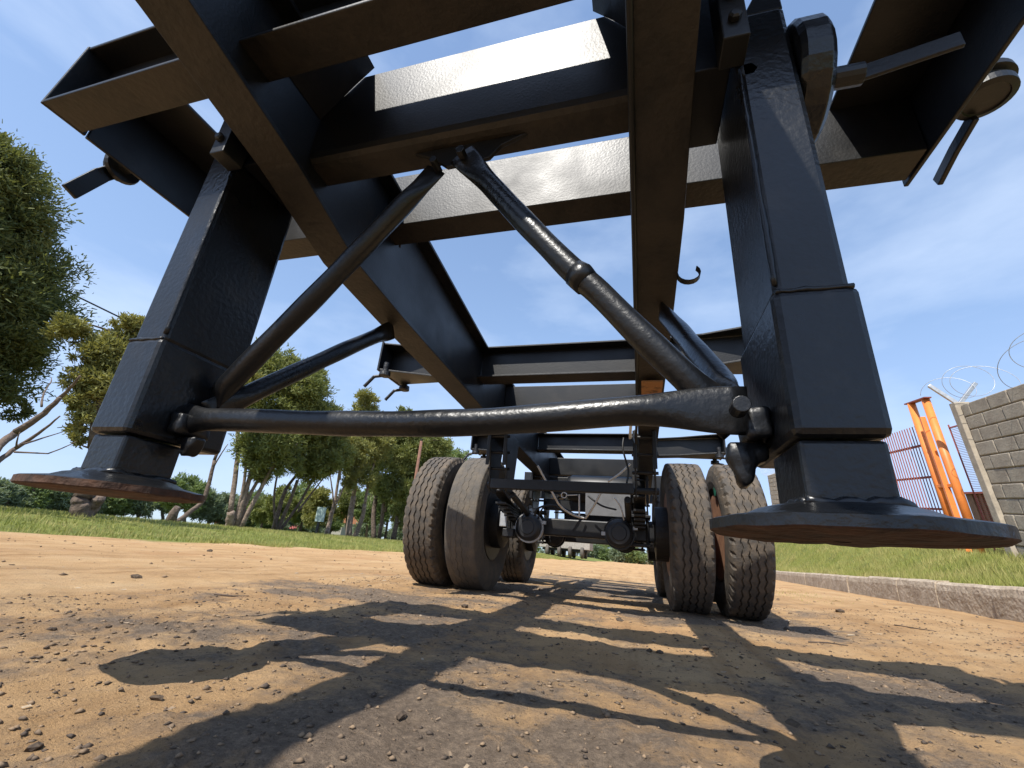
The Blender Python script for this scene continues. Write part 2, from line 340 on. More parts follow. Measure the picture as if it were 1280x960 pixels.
# second cross member: deep box with a rounded lower front edge, slanted haunch plates at both ends
prof = [(-2.78, 1.33), (-2.78, 1.66), (-2.876, 1.66), (-2.876, 1.36), (-2.871, 1.344), (-2.86, 1.334), (-2.845, 1.33)]
part(MB().prism(prof, 'X', -.491, .491), 'cross_member', under=UNDER, bevel=.002)
for s in (-1, 1):
    part(MB().add([(s*.49, -3.045, 1.50), (s*.35, -3.045, 1.685), (s*.34, -3.045, 1.69), (s*.49, -3.045, 1.516), (s*.49, -2.878, 1.50), (s*.35, -2.878, 1.685), (s*.34, -2.878, 1.69), (s*.49, -2.878, 1.516)],
         [(0, 1, 2, 3), (4, 7, 6, 5), (0, 4, 5, 1), (1, 5, 6, 2), (2, 6, 7, 3), (3, 7, 4, 0)]), 'haunch_plate', bevel=0)
# third cross member reaches the side rails
part(MB().box(-1.215, 1.215, -2.49, -2.38, 1.42, 1.668), 'cross_member', under=UNDER)
for s in (-1, 1):
    x0, x1 = sorted((s*1.218, s*1.230)); a, b_ = sorted((s*1.015, s*1.230))
    part(MB().box(x0, x1, -3.038, -2.358, 1.415, 1.628).box(a, b_, -3.04, -2.36, 1.6285, 1.64), 'side_rail')
# twist locks
def twist(c, hand, r=.045, dirv=(0, 0, -1), drop=.03):
    c = Vector(c); mb = MB().lathe([(r*.55, drop), (r*.55, .0), (r, -.004), (r*1.02, -.028), (r*.8, -.034), (r*.8, -.05), (r*.45, -.055)], c, 'Z', 24)
    t = part(mb, 'twist_lock', PAINT, bevel=.001)
    part(MB().bar(c+Vector((0, 0, -.035)), c+Vector((0, 0, -.035))+Vector(hand)*.35, .03, .012).bar(c+Vector((0, 0, -.035))+Vector(hand)*.33, c+Vector((0, 0, -.045))+Vector(hand), .03, .012), 'handle', PAINT, t)
    return t
pL = at(150, 203, 'X', -1.25); pR = at(1225, 118, 'X', 1.285)
def twist_side(p, tip, s):
    # horizontal axis lock on the outside of the side rail
    p = Vector(p); tip = Vector(tip)
    t = part(MB().lathe([(.022, 0), (.022, s*.02), (.052, s*.022), (.056, s*.035), (.044, s*.045), (.044, s*.06), (.03, s*.066)], p, 'X', 24), 'twist_lock', PAINT, bevel=.001)
    q = p+Vector((s*.05, 0, 0)); d = tip-q
    part(MB().bar(q+d*.12, q+d*.42+Vector((0, .0, .012)), .044, .014, up=(1, 0, 0)).bar(q+d*.40+Vector((0, 0, .012)), tip, .046, .014, up=(1, 0, 0)), 'handle', PAINT, t)
cR = Vector((1.30, pR.y+.01, pR.z+.02)); tl = part(MB().lathe([(.03, .06), (.03, .035), (.064, .03), (.066, .012), (.05, .008), (.048, -.004), (.06, -.008), (.06, -.028), (.045, -.032), (.043, -.027), (.02, -.027)], cR, 'Z', 32).box(1.2305, 1.29, cR.y-.03, cR.y+.03, cR.z+.03, cR.z+.06), 'twist_lock', PAINT, bevel=.001)
tp = at(1172, 228, 'X', 1.30); dv = tp-cR
part(MB().bar(cR+dv*.2+Vector((0, 0, -.015)), cR+dv*.5+Vector((0, .02, -.01)), .036, .014, up=(1, 0, 0)).bar(cR+dv*.48+Vector((0, .02, -.01)), tp, .036, .014, up=(1, 0, 0)), 'handle', PAINT, tl)
twist_side((-1.232, pL.y+.02, pL.z), at(86, 240, 'X', -1.28), -1)
twist_side((1.232, -2.95, 1.55), (1.29, -2.83, 1.47), 1)
# middle cross member with outriggers
def cross_I(y_, z0, z1, x1, fw=.06, name='cross_member'):
    part(MB().box(-x1, x1, y_-.005, y_+.005, z0+.0105, z1-.0105).box(-x1, x1, y_-fw, y_+fw, z0, z0+.010).box(-x1, x1, y_-fw, y_+fw, z1-.010, z1), name, under=UNDER, bevel=.0015)
cross_I(-1.30, 1.262, 1.462, .49, .065)
def outrigger(s, y_, z0, z1, xe, dz):
    x = [s*.505, s*.78, s*xe]
    mb = MB()
    mb.add([(x[0], y_-.005, z0), (x[2], y_-.005, z0+dz), (x[2], y_-.005, z1+.03), (x[0], y_-.005, z1), (x[0], y_+.005, z0), (x[2], y_+.005, z0+dz), (x[2], y_+.005, z1+.03), (x[0], y_+.005, z1)],
           [(0, 1, 2, 3), (7, 6, 5, 4), (0, 4, 5, 1), (1, 5, 6, 2), (2, 6, 7, 3), (3, 7, 4, 0)])
    def plate(zA, zB, wA, wB, t):
        xs = [(x[0], zA, wA), (x[1], zA+(zB-zA)*.53, wA), (x[2], zB, wB)]
        vs = []; fs = []
        for (xx, zz, ww) in xs: vs += [(xx, y_-ww, zz), (xx, y_+ww, zz), (xx, y_+ww, zz+t), (xx, y_-ww, zz+t)]
        for i in range(2):
            for q in range(4): fs.append((4*i+q, 4*i+(q+1) % 4, 4*i+4+(q+1) % 4, 4*i+4+q))
        fs += [(0, 1, 2, 3), (8, 9, 10, 11)]; mb.add(vs, fs)
    plate(z0-.011, z0+dz-.011, .05, .13, .010); plate(z1+.001, z1+.031, .05, .13, .010)
    mb.box(*sorted((s*(xe-.0), s*(xe+.012))), y_-.14, y_+.14, z0+dz-.015, z1+.045)
    o = part(mb, 'outrigger', under=UNDER, bevel=.0015)
    for yy in (y_-.12, y_+.13):
        c = Vector((s*(xe-.04), yy, z0+dz-.02)); t = part(MB().lathe([(.018, .06), (.018, 0), (.034, -.003), (.036, -.03), (.02, -.036)], c, 'Z', 16), 'twist_lock', DARKMETAL, bevel=0)
        e = c+Vector((s*.06, -.02, -.04)); part(MB().tube([c+Vector((0, 0, -.025)), e, e+Vector((s*.05, -.01, -.07))], .011, 8), 'handle', DARKMETAL, t, bevel=0)
outrigger(-1, -1.30, 1.265, 1.455, 1.13, .05); outrigger(1, -1.30, 1.265, 1.455, 1.13, .05)
part(MB().box(-.491, .491, -.78, -.70, 1.20, 1.425), 'cross_member', under=UNDER)
cross_I(.40, 1.215, 1.375, .49, .07)
outrigger(-1, .42, 1.19, 1.33, 1.13, .02); outrigger(1, .42, 1.19, 1.33, 1.13, .02)
part(MB().box(-.491, .491, 1.0, 1.08, 1.10, 1.28), 'cross_member', under=UNDER)
cross_I(2.0, 1.12, 1.36, .49, .06); part(MB().box(-1.2, 1.2, 2.70, 2.80, 1.05, 1.42), 'rear_bolster', under=UNDER)
# front of the gooseneck, over and behind the viewpoint
cross_I(-4.55, 1.42, 1.62, .49, .06); part(MB().box(-1.2, 1.2, -6.3, -6.2, 1.37, 1.66), 'nose_bolster', under=UNDER)
def lumpy(o, amp, scale, cuts):
    bm = bmesh.new(); bm.from_mesh(o.data); bmesh.ops.bevel(bm, geom=bm.edges[:], offset=.004, segments=1, affect='EDGES')
    bmesh.ops.subdivide_edges(bm, edges=[e for e in bm.edges if e.calc_length() > .008], cuts=cuts, use_grid_fill=True); bmesh.ops.triangulate(bm, faces=[f for f in bm.faces if len(f.verts) > 4]); bm.normal_update()
    for v_ in bm.verts: v_.co += v_.normal*amp*mnoise.noise(v_.co*scale)
    for f in bm.faces: f.smooth = True
    bm.to_mesh(o.data); bm.free(); return o
# ---- landing legs
for s in (-1, 1):
    def X(a, b_): return sorted((s*a, s*b_))
    mb = MB(); x0, x1 = X(.634, .736)
    mb.box(x0, x1, -2.967, -2.742, .70, 1.382)
    x0, x1 = X(.627, .743); mb.box(x0, x1, -2.974, -2.735, .478, .705)
    leg = part(mb, 'landing_leg', PAINT_ROUGH, bevel=.011, label='black box section landing leg raised off the ground')
    x0, x1 = X(.634, .737); part(MB().box(x0, x1, -2.963, -2.835, .375, .476), 'inner_tube', PAINT_ROUGH, leg, bevel=.006)
    c = (s*.685, -2.905, 0); R = .162; seg = 72
    def ring(r_, z_, j=0): return [(c[0]+r_*math.cos(t)*(1+j*mnoise.noise((math.cos(t)*3, math.sin(t)*3, s*7))), c[1]+r_*math.sin(t)*(1+j*mnoise.noise((math.cos(t)*3, math.sin(t)*3, s*7))), z_+j*.10*mnoise.noise((math.cos(t)*4, math.sin(t)*4, 3+s))) for t in [2*math.pi*i/seg for i in range(seg)]]
    rings = [ring(.02, .392), ring(.085, .392), ring(.10, .388), ring(.118, .379), ring(R-.003, .3715, .015), ring(R, .370, .02), ring(R, .357, .02), ring(R-.003, .355, .025), ring(.13, .352, .04), ring(.07, .350, .03), ring(.01, .350)]
    vs = [p for r_ in rings for p in r_]; fs = []; mis = []
    for i in range(len(rings)-1):
        for q in range(seg): fs.append((i*seg+q, i*seg+(q+1) % seg, (i+1)*seg+(q+1) % seg, (i+1)*seg+q)); mis.append(1 if i >= (6 if s > 0 else 5) else 0)
    mb = MB().add(vs, fs); mb.mi = mis
    o = part(mb, 'foot_pad', [PAINT_ROUGH, RUST], leg, bevel=0, label='round steel foot with rusty underside')
    for i, p in enumerate(o.data.polygons): p.use_smooth = not (4 <= i//seg <= 7)
    # weld bead where tube meets foot
    path = []; xa, xb = x0-.004, x1+.004
    for (ax, ay, bx, by) in ((xa, -2.967, xb, -2.967), (xb, -2.967, xb, -2.831), (xb, -2.831, xa, -2.831), (xa, -2.831, xa, -2.967)):
        for i in range(10): t = i/10; path.append((ax+(bx-ax)*t, ay+(by-ay)*t, .393+random.uniform(-.003, .003)))
    part(MB().tube(path+path[:1], [random.uniform(.006, .010) for _ in range(41)], 7), 'weld_bead', PAINT_ROUGH, leg, bevel=0, smooth=True)
    xs_ = s*.636
    part(MB().tube([(xs_, -2.966, .72+.0165*k_+random.uniform(-.002, .002)) for k_ in range(31)], [random.uniform(.003, .006) for k_ in range(31)], 6), 'weld_bead', PAINT_ROUGH, leg, bevel=0, smooth=True)
    part(MB().tube([(s*(.634+.0102*k_), -2.970, .705+random.uniform(-.0015, .0015)) for k_ in range(11)], [random.uniform(.003, .0055) for k_ in range(11)], 6), 'weld_bead', PAINT_ROUGH, leg, bevel=0, smooth=True)
    for zz in (1.27, 1.34):
        part(MB().lathe([(.012, 0), (.012, -.009), (.008, -.012)], (s*.622, -3.031, zz), 'Y', 6), 'bolt', PAINT, leg, bevel=0)
    # front mounting bracket and side plate up to the main beam
    x0, x1 = X(.598, .645); part(MB().box(x0, x1, -3.03, -2.969, 1.222, 1.62), 'mount_bracket', PAINT, leg)
    x0, x1 = X(.506, .630); part(MB().box(x0, x1, -2.95, -2.76, 1.262, 1.50), 'mount_bracket', PAINT, leg)
    # lower bracket that takes the three braces
    bp_ = [(s*.632, -2.90, .555), (s*.632, -2.80, .555), (s*.632, -2.80, .485), (s*.632, -2.90, .485)]
    mb = MB().box(*X(.592, .626), -2.895, -2.81, .498, .548)
    q_ = 1.0 if s > 0 else .62
    mb.prism([(s*.622, .497), (s*.565, .497), (s*.566, .497-.03*q_), (s*.578, .497-.066*q_), (s*.586, .497-.073*q_), (s*.594, .497-.068*q_), (s*.604, .497-.04*q_), (s*.622, .497-.03*q_)], 'Y', -2.868, -2.835)
    lumpy(part(mb, 'brace_bracket', PAINT_ROUGH, leg, bevel=0), .0045, 45, 4)
# gear housing + winding handle on the right hand leg
gear = part(MB().lathe([(.03, -.002), (.118, 0), (.126, .01), (.126, .05), (.115, .06), (.05, .064)], (.737, -2.87, 1.25), 'X', 28), 'gear_housing', PAINT_ROUGH, bevel=.002)
part(MB().lathe([(.02, 0), (.02, .05)], (.80, -2.93, 1.19), 'X', 14).bar((.845, -2.93, 1.19), (.985, -2.96, 1.19), .008, .034, up=(0, 0, 1)), 'winding_handle', PAINT, gear, bevel=.002)
part(MB().prism([(.66, 1.383), (.735, 1.383), (.735, 1.47), (.70, 1.47)], 'Y', -2.962, -2.80), 'mount_bracket', PAINT)
part(MB().lathe([(.02, 0), (.02, .012), (.012, .02)], (.652, -2.967, 1.215), 'Y', 6), 'bolt', PAINT)
# ---- braces: tubes with flattened bolted ends
def brace(path, r, e0=.05, e1=.05, up=(0, 1, 0), wob=.0, name='brace_tube', fl=.38):
    P0 = [Vector(p) for p in path]; seg = []; tot = sum((P0[i+1]-P0[i]).length for i in range(len(P0)-1)); n = 46
    acc = 0; out = []; rad = []
    for i in range(n+1):
        d = tot*i/n; j = 0; dd = d
        while j < len(P0)-2 and dd > (P0[j+1]-P0[j]).length: dd -= (P0[j+1]-P0[j]).length; j += 1
        q = P0[j].lerp(P0[j+1], dd/(P0[j+1]-P0[j]).length)
        f0 = float(sm((d-.02)/(e0*2))) if e0 else 1; f1 = float(sm((tot-d-.02)/(e1*2))) if e1 else 1; f = min(f0, f1)
        q = q+Vector((0, 0, wob*mnoise.noise((q.x*3, q.y*3, q.z*3)))); k = r*(1+.05*mnoise.noise((d*9, 1, 2)))
        out.append(q); rad.append((k*(1+fl*(1-f)), k*(.22+.78*f)))
    # smooth the path
    for _ in range(3): out = [out[0]]+[(out[i-1]+out[i]*2+out[i+1])/4 for i in range(1, n)]+[out[-1]]
    return part(MB().tube(out, rad, 20, up=up), name, PAINT_ROUGH, smooth=True, bevel=0)
YB = -2.862
def py(x, y_, Y): return at(x, y_, 'Y', Y)
hp = [py(215, 524, YB), py(300, 525, YB), py(400, 529, YB), py(500, 530, YB), py(600, 528, YB), py(700, 521, YB), py(790, 513, YB), py(860, 511, YB), py(935, 513, YB)]
# up vector: 'a' axis = t x up ; up=+Y gives a vertical wide side, thin along Y
t = brace(hp, .0265, .05, .085, fl=.62)
def bolt(c, ax, r=.017, h=.02, parent=T): return part(MB().lathe([(r*1.35, 0), (r*1.35, .004), (r, .0045), (r, h*.9), (r*.85, h)], c, ax, 6 if r < .016 else 10), 'bolt', PAINT_ROUGH, parent, bevel=.001)
bc = py(922, 513, YB-.03); part(MB().lathe([(.013, -.034), (.0135, -.033), (.0135, 0), (.006, .002)], (bc.x, bc.y+.0, bc.z), 'Y', 14), 'bolt', PAINT_ROUGH, t, bevel=.001)
YT = -2.845
d1 = [py(577, 193, YT-.02), py(610, 228, YT), py(660, 282, YT), py(722, 345, YT), py(738, 355, YT), py(800, 418, YT), py(870, 484, YT+.005), py(925, 533, YT+.01)]
t = brace(d1, .0265, .055, .06); b0 = py(578, 194, YT-.03); part(MB().lathe([(.012, -.02), (.0125, -.018), (.0125, .004), (.005, .006)], b0, 'Y', 6), 'bolt', PAINT_ROUGH, t, bevel=.001)
part(MB().tube([py(718, 341, YT), py(726, 346, YT), py(734, 355, YT)], [.0285, .031, .0285], 18), 'weld_bead', PAINT_ROUGH, t, smooth=True, bevel=0)
d2 = [py(545, 212, YT+.02), py(515, 245, YT+.02), py(400, 365, YT+.02), py(330, 435, YT+.02), py(262, 505, YT+.03)]
t = brace(d2, .0265, .055, .015)
part(MB().prism([(-.16, 1.329), (.17, 1.329), (.10, 1.30), (.07, 1.262), (-.05, 1.255), (-.10, 1.30)], 'Y', -2.836, -2.824), 'gusset_plate', PAINT)
b0 = py(543, 203, YT-.01); part(MB().lathe([(.011, -.012), (.0115, -.01), (.0115, .03)], b0, 'Y', 6), 'bolt', PAINT_ROUGH, T, bevel=.001)
# rear raking braces back to the main beams
for s in (-1, 1):
    brace([(s*.60, -2.83, .56), (s*.585, -2.72, .67), (s*.545, -2.45, .93), (s*.522, -2.31, 1.06), (s*.515, -2.26, 1.10)], .0265, .05, .05, up=(1, 0, 0))
# hook, cable along the right beam
hk = at(849, 352, 'X', .56)
hp2 = [Vector((.556, hk.y, 1.122))+Vector((.075*0+.032*(1-math.cos(a_))*1.0, 0, -.028*math.sin(a_)*1.0)) for a_ in [i*math.pi*1.25/10 for i in range(11)]]
mb = MB()
for i in range(10): mb.bar(hp2[i], hp2[i+1], .022, .003, up=(0, 0, 1) if abs((hp2[i+1]-hp2[i]).normalized().z) < .7 else (1, 0, 0))
part(mb, 'hook', PAINT, bevel=0)
cb = [(.432, y_, interp(zb, y_)-.004+.004*math.sin(y_*9)) for y_ in np.linspace(-3.2, -1.35, 24)]+[(.425, -1.2, 1.0), (.42, -1.1, .93), (.41, -1.0, .98), (.415, -.9, 1.06), (.43, -.6, 1.04), (.43, .4, 1.02)]
part(MB().tube(cb, .007, 8), 'brake_hose', BLACKHOSE, smooth=True, bevel=0)
part(MB().tube([(.405, -1.36, 1.10), (.40, -1.33, 1.02), (.392, -1.25, .95), (.39, -1.18, .94)], .008, 8), 'brake_hose', HOSE, smooth=True, bevel=0)
part(MB().box(.452, .545, -1.72, -1.35, 1.058, 1.066), 'rusty_plate', RUSTORANGE, bevel=0, label='rusty orange patch plate under the beam')
# ---- running gear, slightly skewed under the frame
AX, XO, A2, CO = .0239, -.049, 1.3787, 1.135
def run(x, y_): return Vector((x*math.cos(AX)-y_*math.sin(AX)+XO, y_*math.cos(AX)+x*math.sin(AX), 0))
def tyre_mesh(name, m_, depth, seg=168):
    half = [(.098, .288), (.112, .30), (.13, .345), (.138, .395), (.137, .435), (.130, .475), (.121, .500), (.117, .512), (.112, .5185), (.098, .5215)]
    prof = [(-x, r_, 0, 0) for x, r_ in half]
    for g in (-.064, -.022, .022, .064):
        prof += [(g-.0062, .5245-abs(g)*.04, 1, 0), (g-.004, .5245-depth, 1, 0), (g+.004, .5245-depth, 1, 0), (g+.0062, .5245-abs(g)*.04, 1, 0)]
    prof += [(x, r_, 0, 0) for x, r_ in half[::-1]]
    npf = len(prof); vs = []; fs = []
    for k_ in range(seg):
        th = 2*math.pi*k_/seg; ph = k_ % 4; zig = (-1, 0, 1, 0)[ph]*.0062
        for i, (x, r_, zz, _) in enumerate(prof):
            rr = r_; xx = x
            if zz: xx = x+zig*(1 if x < 0 else -1)
            elif depth > .006 and abs(x) in (.112, .117, .121) and ph in (0,): rr = r_-.010; xx = x*.955
            vs.append((xx, rr*math.cos(th), rr*math.sin(th)))
    for k_ in range(seg):
        k2 = (k_+1) % seg
        for i in range(npf-1): fs.append((k_*npf+i, k_*npf+i+1, k2*npf+i+1, k2*npf+i))
    me = MB().add(vs, fs).mesh(name, m_); return me
TY1 = tyre_mesh('tyre', RUBBER, .013); TY2 = tyre_mesh('tyre_worn', RUBBER2, .004)
def rim_mesh(m_):
    return MB().lathe([(.292, -.118), (.30, -.115), (.29, -.10), (.27, -.06), (.262, .04), (.25, .05), (.16, .055), (.15, .10), (.06, .105), (.06, .045), (.14, .04), (.25, .03), (.262, .02), (.275, .09), (.30, .115), (.292, .118)], (0, 0, 0), 'X', 36).mesh('wheel', m_)
RIM1 = rim_mesh(DARKMETAL); RIM2 = rim_mesh(RIMO)
for ax_i, Y in enumerate((0, A2)):
    for s in (-1, 1):
        for inner in (0, 1):
            x = s*(CO-.34*inner); p_ = run(x, Y); p_.z = .515
            wme = RIM2 if s > 0 else RIM1
            wo_ = bpy.data.objects.new('wheel', wme); col.objects.link(wo_); wo_.parent = T; wo_.location = p_
            wo_.rotation_euler = (random.random()*6, 0, AX+(math.pi if (s > 0) == bool(inner) else 0))
            ty = bpy.data.objects.new('tyre', TY2 if (s < 0 and inner and ax_i == 0) else TY1); col.objects.link(ty); ty.parent = wo_
            if s > 0 and not inner and ax_i == 0:
                part(MB().lathe([(.05, 0), (.05, .05), (.03, .06)], (p_.x-.13, p_.y-.20, .83), 'X', 12), 'valve_cap', GREEN, T, bevel=0, label='green valve extension between the tyres')
    # axle, brake drums, chambers
    a0 = run(-.80, Y); a1 = run(.80, Y)
    axl = part(MB().bar((a0.x, a0.y, .505), (a1.x, a1.y, .505), .13, .13), 'axle', PAINT, bevel=.01)
    for s in (-1, 1):
        c = run(s*.68, Y); part(MB().lathe([(.11, -.10), (.195, -.09), (.195, .08), (.15, .10)], (c.x, c.y, .51), 'X', 32), 'brake_drum', DARKMETAL, axl, bevel=.002)
    for px_, s in ((-.395, -1), (.285, 1)):
        c = Vector((px_, Y-.24, .482)) if ax_i == 0 else run(s*.36, Y-.24)+Vector((0, 0, .482))
        ch = part(MB().lathe([(.03, -.012), (.05, -.012), (.055, -.006), (.075, -.004), (.096, .012), (.10, .03), (.10, .055), (.108, .06), (.108, .072), (.10, .077), (.10, .10), (.07, .13)], c, 'Y', 32), 'brake_chamber', CHAMBER, bevel=.001)
        part(MB().lathe([(.112, .052), (.114, .056), (.114, .078), (.112, .082)], c, 'Y', 32), 'clamp_ring', STEEL if (ax_i == 0 and s < 0) else DARKMETAL, ch, bevel=0)
        part(MB().box(c.x+.098, c.x+.13, c.y+.05, c.y+.085, c.z+.03, c.z+.055), 'clamp_bolt', STEEL, ch, bevel=.001)
        part(MB().box(c.x-.13, c.x-.10, c.y+.05, c.y+.085, c.z-.02, c.z+.005), 'clamp_bolt', STEEL, ch, bevel=.001)
        part(MB().box(c.x-.05, c.x+.05, c.y+.12, c.y+.20, c.z-.06, c.z+.06), 'chamber_bracket', DARKMETAL, ch)
    for s in (-1, 1):
        c = run(s*.48, Y)
        sp_ = part(MB().strip([(c.y-.62, .69), (c.y-.3, .62), (c.y, .60), (c.y+.3, .62), (c.y+.62, .69)], c.x-.038, c.x+.038, .014), 'leaf_spring', DARKMETAL)
        for i in range(1, 6):
            h_ = .62-.08*i; part(MB().strip([(c.y-h_, .60-.0155*i+.10*h_*h_), (c.y, .60-.0155*i), (c.y+h_, .60-.0155*i+.10*h_*h_)], c.x-.038, c.x+.038, .013), 'spring_leaf', DARKMETAL, sp_, bevel=0)
        for dx in (-.055, .055):
            for dy in (-.075, .075):
                part(MB().tube([(c.x+dx, c.y+dy, .40), (c.x+dx, c.y+dy, .66)], .011, 8), 'u_bolt', DARKMETAL, sp_, bevel=0)
        part(MB().box(c.x-.08, c.x+.08, c.y-.11, c.y+.11, .61, .63), 'spring_clamp', DARKMETAL, sp_); part(MB().box(c.x-.08, c.x+.08, c.y-.10, c.y+.10, .405, .425), 'clamp_plate', DARKMETAL, sp_)
# hangers: twin plates with cross bolts
def hanger(xc, y_, zl, zh, wdt=.115, L_=.16):
    h_ = None
    for s2 in (-1, 1):
        xx = xc+s2*wdt/2
        mb = MB().prism([(y_-L_, zh), (y_+L_, zh), (y_+L_*.45, zl), (y_-L_*.45, zl)], 'X', xx-.005, xx+.005)
        if h_ is None: h_ = part(mb, 'spring_hanger')
        else: part(mb, 'hanger_plate', PAINT, h_)
        part(MB().box(xx-.012, xx+.012, y_-L_-.008, y_-L_+.0, zl+.16, zh), 'hanger_lip', PAINT, h_)
    for i in range(4):
        z_ = zl+.045+(zh-zl-.08)*i/3; yy = y_-L_*(.45+.5*i/3)+.02
        part(MB().tube([(xc-wdt/2-.02, yy, z_), (xc+wdt/2+.02, yy, z_)], .010 if i else .02, 10), 'hanger_bolt', DARKMETAL, h_, bevel=0)
    return h_
for s in (-1, 1):
    hanger(s*.47, -.76, .66, interp(zb, -.76)); hanger(s*.47+XO*.5, .69, .62, interp(zb, .69), L_=.22); hanger(s*.47+XO, 2.05, .66, interp(zb, 2.05))
part(MB().box(-.50, .40, -.905, -.86, .672, .735), 'hanger_tie_bar', PAINT, bevel=.004)
part(MB().box(-.46, .44, .62, .70, .70, .80), 'equaliser_tie_bar', PAINT, bevel=.004)
part(MB().box(-.49, .49, .74, .752, .86, 1.03), 'cross_plate', PAINT); part(MB().box(-.47, .42, 1.98, 2.06, .68, .80), 'hanger_tie_bar', PAINT, bevel=.004)
part(MB().box(-.49, .49, 1.62, 1.70, .98, 1.30), 'cross_member', under=UNDER)
# torque rods and slack adjusters
for s, xx in ((-1, -.40), (1, .36)):
    part(MB().tube([(xx, -.72, .66), (xx-.01, -.05, .56)], .022, 12), 'torque_rod', DARKMETAL, bevel=0)
part(MB().box(-.60, -.545, -.31, -.25, .47, .58), 'slack_adjuster', STEEL, bevel=.006); part(MB().box(-.575, -.49, -.30, -.22, .40, .46), 'slack_adjuster', DARKMETAL, bevel=.006)
# air tank, plates and hoses above the axle
part(MB().lathe([(.03, -.33), (.10, -.31), (.12, -.27), (.12, .27), (.10, .31), (.03, .33)], (.10, .55, .90), 'X', 28), 'air_tank', CHAMBER, bevel=0, smooth=True)
part(MB().box(-.02, .36, .30, .31, .64, .86), 'valve_plate', mat('pale_grey_plate', (.16, .16, .165), .5, var=.3), bevel=.002)
part(MB().box(.0, .34, -.30, -.29, .775, .80), 'pipe_bracket', STEEL)
def hose(pts, r=.006, m_=HOSE):
    P_ = [Vector(p) for p in pts]; out = []
    for i in range(len(P_)-1):
        p0, p1, p2, p3 = P_[max(i-1, 0)], P_[i], P_[i+1], P_[min(i+2, len(P_)-1)]
        for k_ in range(8):
            t_ = k_/8; out.append(.5*((2*p1)+(p2-p0)*t_+(2*p0-5*p1+4*p2-p3)*t_*t_+(3*p1-p0-3*p2+p3)*t_**3))
    out.append(P_[-1]); part(MB().tube(out, r, 8), 'air_hose', m_, smooth=True, bevel=0)
q = lambda x, y_, Y: at(x, y_, 'Y', Y)
hose([q(672, 582, -.5), q(690, 615, -.4), q(700, 632, -.3), q(715, 643, -.2), q(730, 648, -.1)], .008)
hose([q(751, 616, -.3), q(742, 633, -.25), q(732, 648, -.15)], .008)
hose([q(788, 580, -.4), q(775, 592, -.4), q(760, 602, -.38)], .008)
hose([q(768, 622, -.3), q(776, 634, -.28), q(780, 650, -.22)], .006)
hose([q(668, 650, -.2), q(672, 636, -.22), q(690, 632, -.2), q(710, 642, -.15), q(730, 646, -.05)], .008, BLACKHOSE)
hose([q(672, 650, -.2), q(680, 634, -.22), q(700, 633, -.2), q(720, 644, -.15)], .006, BLACKHOSE)
hose([q(735, 620, -.2), q(752, 632, -.2), q(770, 637, -.1)], .007, BLACKHOSE)
part(MB().tube([q(724, 618, -.3), q(724, 646, -.3)], .006, 8), 'air_pipe', HOSE, bevel=0)
c = q(705, 619, -.32); part(MB().tube([c+Vector((.02*math.cos(a_), 0, .02*math.sin(a_))) for a_ in [i*2*math.pi/16 for i in range(17)]]+[c+Vector((.02, 0, 0)), c+Vector((.10, 0, .006))], .004, 6), 'tow_eye_ring', HOSE, bevel=0)
hose([q(560, 700, -.02), q(640, 560, -.85)][:0] or [(.36, -.88, .74), (.37, -.86, .82), (.34, -.86, .95), (.345, -.84, 1.03)], .006, BLACKHOSE)
# ================================================================= RIGHT SIDE: wall, gate, wire
LEAN = math.radians(5.6)
WB = Vector((4.967, 3.669, .66)); wd = Vector((.1, 1, 0)).normalized()
LEAN2 = math.radians(7.2)
wdir = (wd*math.cos(LEAN2)+Vector((0, 0, 1))*math.sin(LEAN2)); wup = (Vector((0, 0, 1))*math.cos(LEAN)-wd*math.sin(LEAN)*-1*1.0)
wup = (Vector((0, 0, 1))*math.cos(LEAN)+wd*math.sin(LEAN)*1.25).normalized(); wnor = Vector((-wd.y, wd.x, 0))
def W(a, b_, c_): return WB+wdir*a+wup*b_+wnor*c_     # along, up, out towards the road
def wbox(a0, a1, b0, b1, c0, c1): 
    vs = [W(a, b_, c_) for b_ in (b0, b1) for c_ in (c0, c1) for a in (a0, a1)]
    return MB().add(vs, [(0, 2, 3, 1), (4, 5, 7, 6), (0, 1, 5, 4), (2, 6, 7, 3), (0, 4, 6, 2), (1, 3, 7, 5)])
def block_wall(label, a0, a1, H, n_c, pier=True, blocks=True):
    wl = empty('block_wall', W(a0, 0, 0), label, 'wall', 'block walls along the verge')
    wbox(a0, a1, -.5, H-.004, -.10, -.012).build('wall_core', BLOCK, wl)
    h_ = H/n_c; BLw = .40
    for i in range(n_c):
        a = a1-(.0 if i % 2 else BLw*.5); first = True; e = a1
        while e > a0+.02:
            st = max(a0, e-(BLw if not (first and i % 2 == 0) else BLw*.5)); first = False
            g = .006; j = random.uniform(-.004, .004)
            wbox(st+g, e-g, i*h_+g, (i+1)*h_-g, -.02, .012+j).build('block', BLOCK, wl, bevel=.013); e = st
    return wl
H = 2.15
block_wall('grey brown concrete block wall beside the orange gate post', -3.6, -.07, H, 11)
pr = empty('wall_pier', W(0, 0, 0), 'pale concrete pier at the end of the block wall with wire brackets', 'pier')
wbox(-.066, .075, -.4, H+.05, -.12, .06).build('post', PIER, pr, bevel=.01)
for cs in (-.30, .24):
    MB().bar(W(0, H+.02, -.02), W(0, H+.36, cs), .05, .05).build('wire_bracket', STEEL, pr, bevel=.004)
rz = empty('razor_wire_coil', W(-1, H+.3, 0), 'loose coils of razor wire along the top of the block wall', 'razor wire')
for c0, ph in ((.0, 0),):
    pts = [W(.30-.0125*i*(1+.25*math.sin(i*.05)), H+.26+.23*math.sin(i*.14+ph)+.05*math.sin(i*.037), c0+.25*math.cos(i*.14+ph)) for i in range(240)]
    MB().tube(pts, .0036, 5).build('wire_loop', STEEL, rz, smooth=True)
